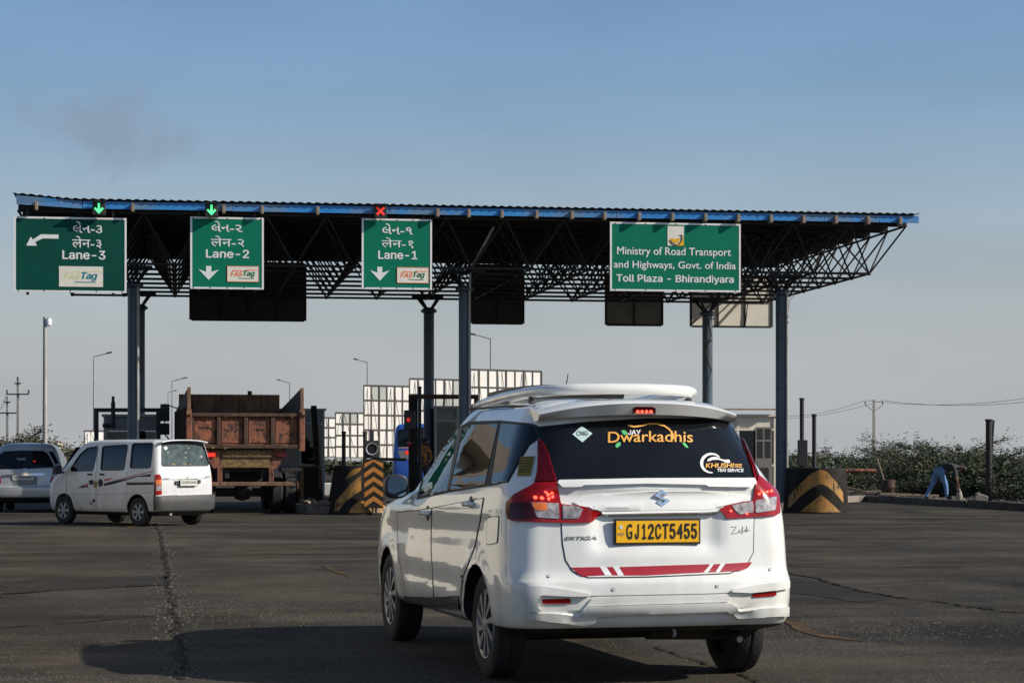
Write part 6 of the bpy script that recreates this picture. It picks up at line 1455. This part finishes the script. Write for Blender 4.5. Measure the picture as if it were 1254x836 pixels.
def shrub_mesh(vs, fs, tv, c, h, rad, nb, rnd, ls=.11, per=9):
    for b in range(nb):
        an = rnd.uniform(0, 6.283); el = rnd.uniform(.45, 1.45); L = h * rnd.uniform(.7, 1.12); p = c + Vector((rnd.uniform(-.25, .25), rnd.uniform(-.25, .25), 0)) * rad
        d = Vector((math.cos(an) * math.cos(el), math.sin(an) * math.cos(el), math.sin(el))); pts = [p.copy()]; n = 6
        for k in range(n):
            d = (d + Vector((math.cos(an) * .14 * rad, math.sin(an) * .14 * rad, -.13)) + Vector((rnd.uniform(-.12, .12), rnd.uniform(-.12, .12), rnd.uniform(-.08, .08)))).normalized(); p = p + d * L / n; p.z = max(p.z, c.z + .05); pts.append(p.copy())
            for q in range(per if k > 1 else per // 2):
                spray(vs, fs, p - d * rnd.uniform(0, L / n), (d + Vector((rnd.uniform(-1, 1), rnd.uniform(-1, 1), rnd.uniform(-.5, .6)))), rnd.uniform(.3, .6), 4, ls, rnd)
        tv.append(pts)
rnd = random.Random(5); CO = []
vs, fs, tv = [], [], []
for k in range(46):
    u = 9.2 + rnd.random() ** 1.6 * 7.0; v = -10 + 34 * (k + rnd.random()) / 46 if k < 30 else rnd.uniform(0, 40)
    c = rp(u, v, .1); hgt = rnd.uniform(1.7, 3.2) * (1.0 + .012 * (u - 9)); shrub_mesh(vs, fs, tv, c, hgt, 1.4, 17, rnd, .078, 16); CO.append((c, hgt * .40))
for k in range(30):
    px = rnd.uniform(955, 1300); d = rnd.uniform(82, 112); c = Vector((at(px, 0, d).x, d, 0)); shrub_mesh(vs, fs, tv, c, rnd.uniform(2.5, 3.5), 1.6, 10, rnd, .12, 12); CO.append((c, 1.1))
mb = MB(); mb.add(vs, fs); th = mb.build('thicket', [MT['leaf_dark']]); me = th.data
for q in ('leaf_olive', 'leaf_dry'): me.materials.append(MT[q])
me.polygons.foreach_set('material_index', [(0, 0, 1, 0, 1, 2, 0, 1)[((i // 760) * 5 + ((i * 7919) % 100 > 70)) % 8] for i in range(len(me.polygons))])
tag(th, 'dense dark thorny thicket along the roadside verge', 'thicket', kind='stuff')
cm_ = MB()  # solid dark green blobs added inside the shrubs so leaf gaps look shaded
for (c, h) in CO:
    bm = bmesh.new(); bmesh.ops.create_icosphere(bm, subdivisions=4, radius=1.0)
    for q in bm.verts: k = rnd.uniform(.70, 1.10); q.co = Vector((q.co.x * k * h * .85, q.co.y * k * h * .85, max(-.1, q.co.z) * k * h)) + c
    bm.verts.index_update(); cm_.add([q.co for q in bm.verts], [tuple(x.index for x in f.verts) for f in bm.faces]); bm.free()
o = cm_.build('thicket_dark_fill', MT['leaf_dark']); o.parent = th; tag(o, kind='stuff')
tw = MB()
for pts in tv: tw.tube(pts, [.03, .026, .022, .018, .014, .010, .006], 4, False)
o = tw.build('thicket_stems', MT['bark']); o.parent = th; tag(o, kind='stuff')
def tree(name, label, px, d, h, nb, seed, ls, mats, rad=1.2, per=8, cat='tree', group=None):
    t = thing(name, label, cat, (at(px, 0, d).x, d, -.05), 0, group); r2 = random.Random(seed); vs, fs, tv = [], [], []
    shrub_mesh(vs, fs, tv, Vector((0, 0, h * .25)), h * .8, rad, nb, r2, ls, per)
    c = MB().add(vs, fs).build('crown', [MT[m_] for m_ in mats]); c.parent = t
    c.data.polygons.foreach_set('material_index', [(i * 31) % len(mats) for i in range(len(c.data.polygons))])
    m_ = MB().tube([(0, 0, 0), (.05, 0, h * .3)], [.12, .08], 8)
    for pts in tv: m_.tube([(.05, 0, h * .22)] + pts, [.05, .045, .035, .03, .024, .018, .012, .006], 5, False)
    m_.build('trunk', MT['bark'], t)
tree('thorn_tree', 'brownish leafy tree behind the two left power poles', 4, 84, 3.2, 20, 3, .14, ['leaf_dry', 'leaf_olive', 'leaf_dark'], .7, 13)
tree('thorn_tree', 'brownish leafy tree left of the camera pole', 34, 82, 2.9, 16, 4, .13, ['leaf_dry', 'leaf_olive', 'leaf_dark'], .6, 12)
tree('thorn_bush', 'round green bush between the silver car and the van', 82, 88, 2.1, 24, 8, .12, ['leaf_olive', 'leaf_dark'], .7, 10, 'bush')
tree('thorn_bush', 'low green bush at the foot of the small white board', 102, 100, 1.8, 18, 9, .16, ['leaf_olive', 'leaf_dark'], 1.2, 8, 'bush')
vs, fs, tv = [], [], []; rnd = random.Random(9)
for k in range(110):
    px = -60 + 1080 * (k + rnd.random()) / 110; d = rnd.uniform(165, 260)
    shrub_mesh(vs, fs, tv, Vector((at(px, 0, d).x, d, 0)), rnd.uniform(1.4, 2.4), 1.8, 7, rnd, .36, 5)
fb = MB().add(vs, fs).build('far_bushes', [MT['leaf_olive']]); tag(fb, 'far strip of green bushes along the horizon', 'bushes', kind='stuff')

# ------------------------------------------------------------------ people
def person(name, label, loc, rz, joints, edges, matof, mats, scale=1.0):
    t = thing(name, label, 'person', loc, rz)
    names = list(joints); idx = {k: i for i, k in enumerate(names)}
    me = bpy.data.meshes.new('body'); me.from_pydata([Vector(joints[k][0]) * scale for k in names], [(idx[a], idx[b]) for a, b in edges], [])
    o = link('body', me); o.modifiers.new('skin', 'SKIN'); sk = me.skin_vertices[0].data
    for k in names: r = joints[k][1]; sk[idx[k]].radius = ((r, r) if not isinstance(r, tuple) else r); sk[idx[k]].use_root = (k == 'pelvis')
    sb = o.modifiers.new('sub', 'SUBSURF'); sb.levels = 2; sb.render_levels = 2
    bpy.context.view_layer.update(); dg = bpy.context.evaluated_depsgraph_get(); m2 = bpy.data.meshes.new_from_object(o.evaluated_get(dg)); o.modifiers.clear(); o.data = m2; m2.name = 'body'
    for q in mats: m2.materials.append(MT[q])
    seg = [(Vector(joints[a][0]) * scale, Vector(joints[b][0]) * scale, matof(a, b)) for a, b in edges]
    for p in m2.polygons:
        c = p.center; best = None
        for a, b, m_ in seg:
            q, tt = geometry.intersect_point_line(c, a, b); tt = max(0, min(1, tt)); dd = (c - a.lerp(b, tt)).length
            if best is None or dd < best[0]: best = (dd, m_)
        p.material_index = mats.index(best[1])
    m2.shade_smooth(); o.parent = t
    return t
def hand(j, e, wrist, base, d, palm_n, pre):
    """palm and five fingers beyond the wrist joint"""
    w = Vector(j[wrist][0]); d = Vector(d).normalized(); n = Vector(palm_n).normalized(); s = d.cross(n)
    j[pre + 'palm'] = (w + d * .07, .026); e.append((wrist, pre + 'palm'))
    for i, (o, L) in enumerate(((-.030, .065), (-.010, .078), (.010, .074), (.030, .058))):
        a, b = pre + 'k%d' % i, pre + 'f%d' % i; j[a] = (w + d * .10 + s * o, .0095); j[b] = (w + d * (.10 + L) + s * o * 1.1 + n * .025, .008); e += [(pre + 'palm', a), (a, b)]
    j[pre + 't'] = (w + d * .075 - s * .055, .010); j[pre + 't2'] = (w + d * .11 - s * .07 + n * .02, .0085); e += [(pre + 'palm', pre + 't'), (pre + 't', pre + 't2')]
# man bending down at the verge; x to the right, y away
J = {'pelvis': ((0, 0, .80), (.15, .13)), 'spine': ((.18, 0, .92), (.14, .15)), 'chest': ((.40, -.02, .93), (.15, .17)), 'neck': ((.56, -.02, .88), .06), 'head': ((.66, -.03, .84), (.095, .10)), 'crown': ((.75, -.03, .80), (.08, .085)),
     'hipL': ((-.06, .05, .74), .11), 'kneeL': ((-.16, .05, .42), .075), 'ankL': ((-.34, .05, .08), .05), 'toeL': ((-.24, .02, .03), .04), 'hipR': ((.06, -.08, .74), .11), 'kneeR': ((.20, -.10, .42), .075), 'ankR': ((.23, -.08, .07), .05), 'toeR': ((.36, -.12, .03), .04),
     'shL': ((.42, .15, .90), .07), 'elL': ((.50, .17, .62), .045), 'wrL': ((.50, .10, .38), .03), 'shR': ((.42, -.18, .90), .07), 'elR': ((.46, -.22, .62), .045), 'wrR': ((.54, -.16, .38), .03)}
E = [('pelvis', 'spine'), ('spine', 'chest'), ('chest', 'neck'), ('neck', 'head'), ('head', 'crown'), ('pelvis', 'hipL'), ('hipL', 'kneeL'), ('kneeL', 'ankL'), ('ankL', 'toeL'), ('pelvis', 'hipR'), ('hipR', 'kneeR'), ('kneeR', 'ankR'), ('ankR', 'toeR'), ('chest', 'shL'), ('shL', 'elL'), ('elL', 'wrL'), ('chest', 'shR'), ('shR', 'elR'), ('elR', 'wrR')]
hand(J, E, 'wrL', None, (.1, 0, -1), (1, 0, 0), 'L'); hand(J, E, 'wrR', None, (.1, 0, -1), (1, 0, 0), 'R')
def mo1(a, b):
    if a in ('neck', 'head'): return 'hair' if b == 'crown' else 'skin'
    if 'toe' in b: return 'hair'
    if a in ('hipL', 'kneeL', 'hipR', 'kneeR') or (a == 'pelvis' and 'hip' in b): return 'jeans'
    if a in ('elL', 'elR', 'wrL', 'wrR') or a[0] in 'LR': return 'skin'
    return 'shirt_black'
mp_ = verge_at(1149, 6.45, .15)
man = person('person', 'person in black top and blue jeans bending down at the verge', mp_, R(-12), J, E, mo1, ['jeans', 'shirt_black', 'skin', 'hair'], 1.06)
MB().lathe([(.001, 0), (.08, .02), (.10, .10), (.07, .22), (.025, .30), (.03, .33)], 12, 'z').build('sack', MT['cloth_pale'], smooth=True)
sk_ = bpy.data.objects['sack']; sk_.location = mp_ + Vector((.56, -.22, 0)); tag(sk_, 'pale sack held by the bending person', 'sack')
# booth attendant leaning by the middle booth
J = {'pelvis': ((0, 0, .92), (.15, .12)), 'spine': ((-.02, 0, 1.12), (.145, .11)), 'chest': ((-.03, 0, 1.34), (.17, .12)), 'neck': ((.03, -.02, 1.50), .055), 'head': ((.07, -.03, 1.60), (.08, .095)), 'crown': ((.08, -.03, 1.70), (.075, .09)),
     'hipL': ((-.09, 0, .86), .10), 'kneeL': ((-.10, -.03, .48), .07), 'ankL': ((-.10, .02, .08), .05), 'toeL': ((-.10, -.14, .03), .04), 'hipR': ((.09, 0, .86), .10), 'kneeR': ((.10, -.03, .48), .07), 'ankR': ((.10, .02, .08), .05), 'toeR': ((.12, -.14, .03), .04),
     'shL': ((-.19, 0, 1.40), .065), 'elL': ((-.26, -.06, 1.14), .045), 'wrL': ((-.16, -.22, 1.02), .03), 'shR': ((.15, 0, 1.40), .065), 'elR': ((.22, -.06, 1.14), .045), 'wrR': ((.14, -.22, 1.04), .03)}
E = [('pelvis', 'spine'), ('spine', 'chest'), ('chest', 'neck'), ('neck', 'head'), ('head', 'crown'), ('pelvis', 'hipL'), ('hipL', 'kneeL'), ('kneeL', 'ankL'), ('ankL', 'toeL'), ('pelvis', 'hipR'), ('hipR', 'kneeR'), ('kneeR', 'ankR'), ('ankR', 'toeR'), ('chest', 'shL'), ('shL', 'elL'), ('elL', 'wrL'), ('chest', 'shR'), ('shR', 'elR'), ('elR', 'wrR')]
hand(J, E, 'wrL', None, (.7, -.5, -.2), (0, -.3, 1), 'L'); hand(J, E, 'wrR', None, (-.7, -.5, -.2), (0, -.3, 1), 'R')
def mo2(a, b):
    if a in ('neck', 'head'): return 'hair' if b == 'crown' else 'skin'
    if 'toe' in b or a in ('hipL', 'kneeL', 'hipR', 'kneeR') or (a == 'pelvis' and 'hip' in b): return 'shirt_black'
    if a in ('wrL', 'wrR') or a[0] in 'LR': return 'skin'
    return 'shirt_brown'
person('person', 'person in brown patterned shirt standing beside the signal post', (at(518, 0, 59.5).x, 59.5, .2), R(8), J, E, mo2, ['shirt_brown', 'shirt_black', 'skin', 'hair'])
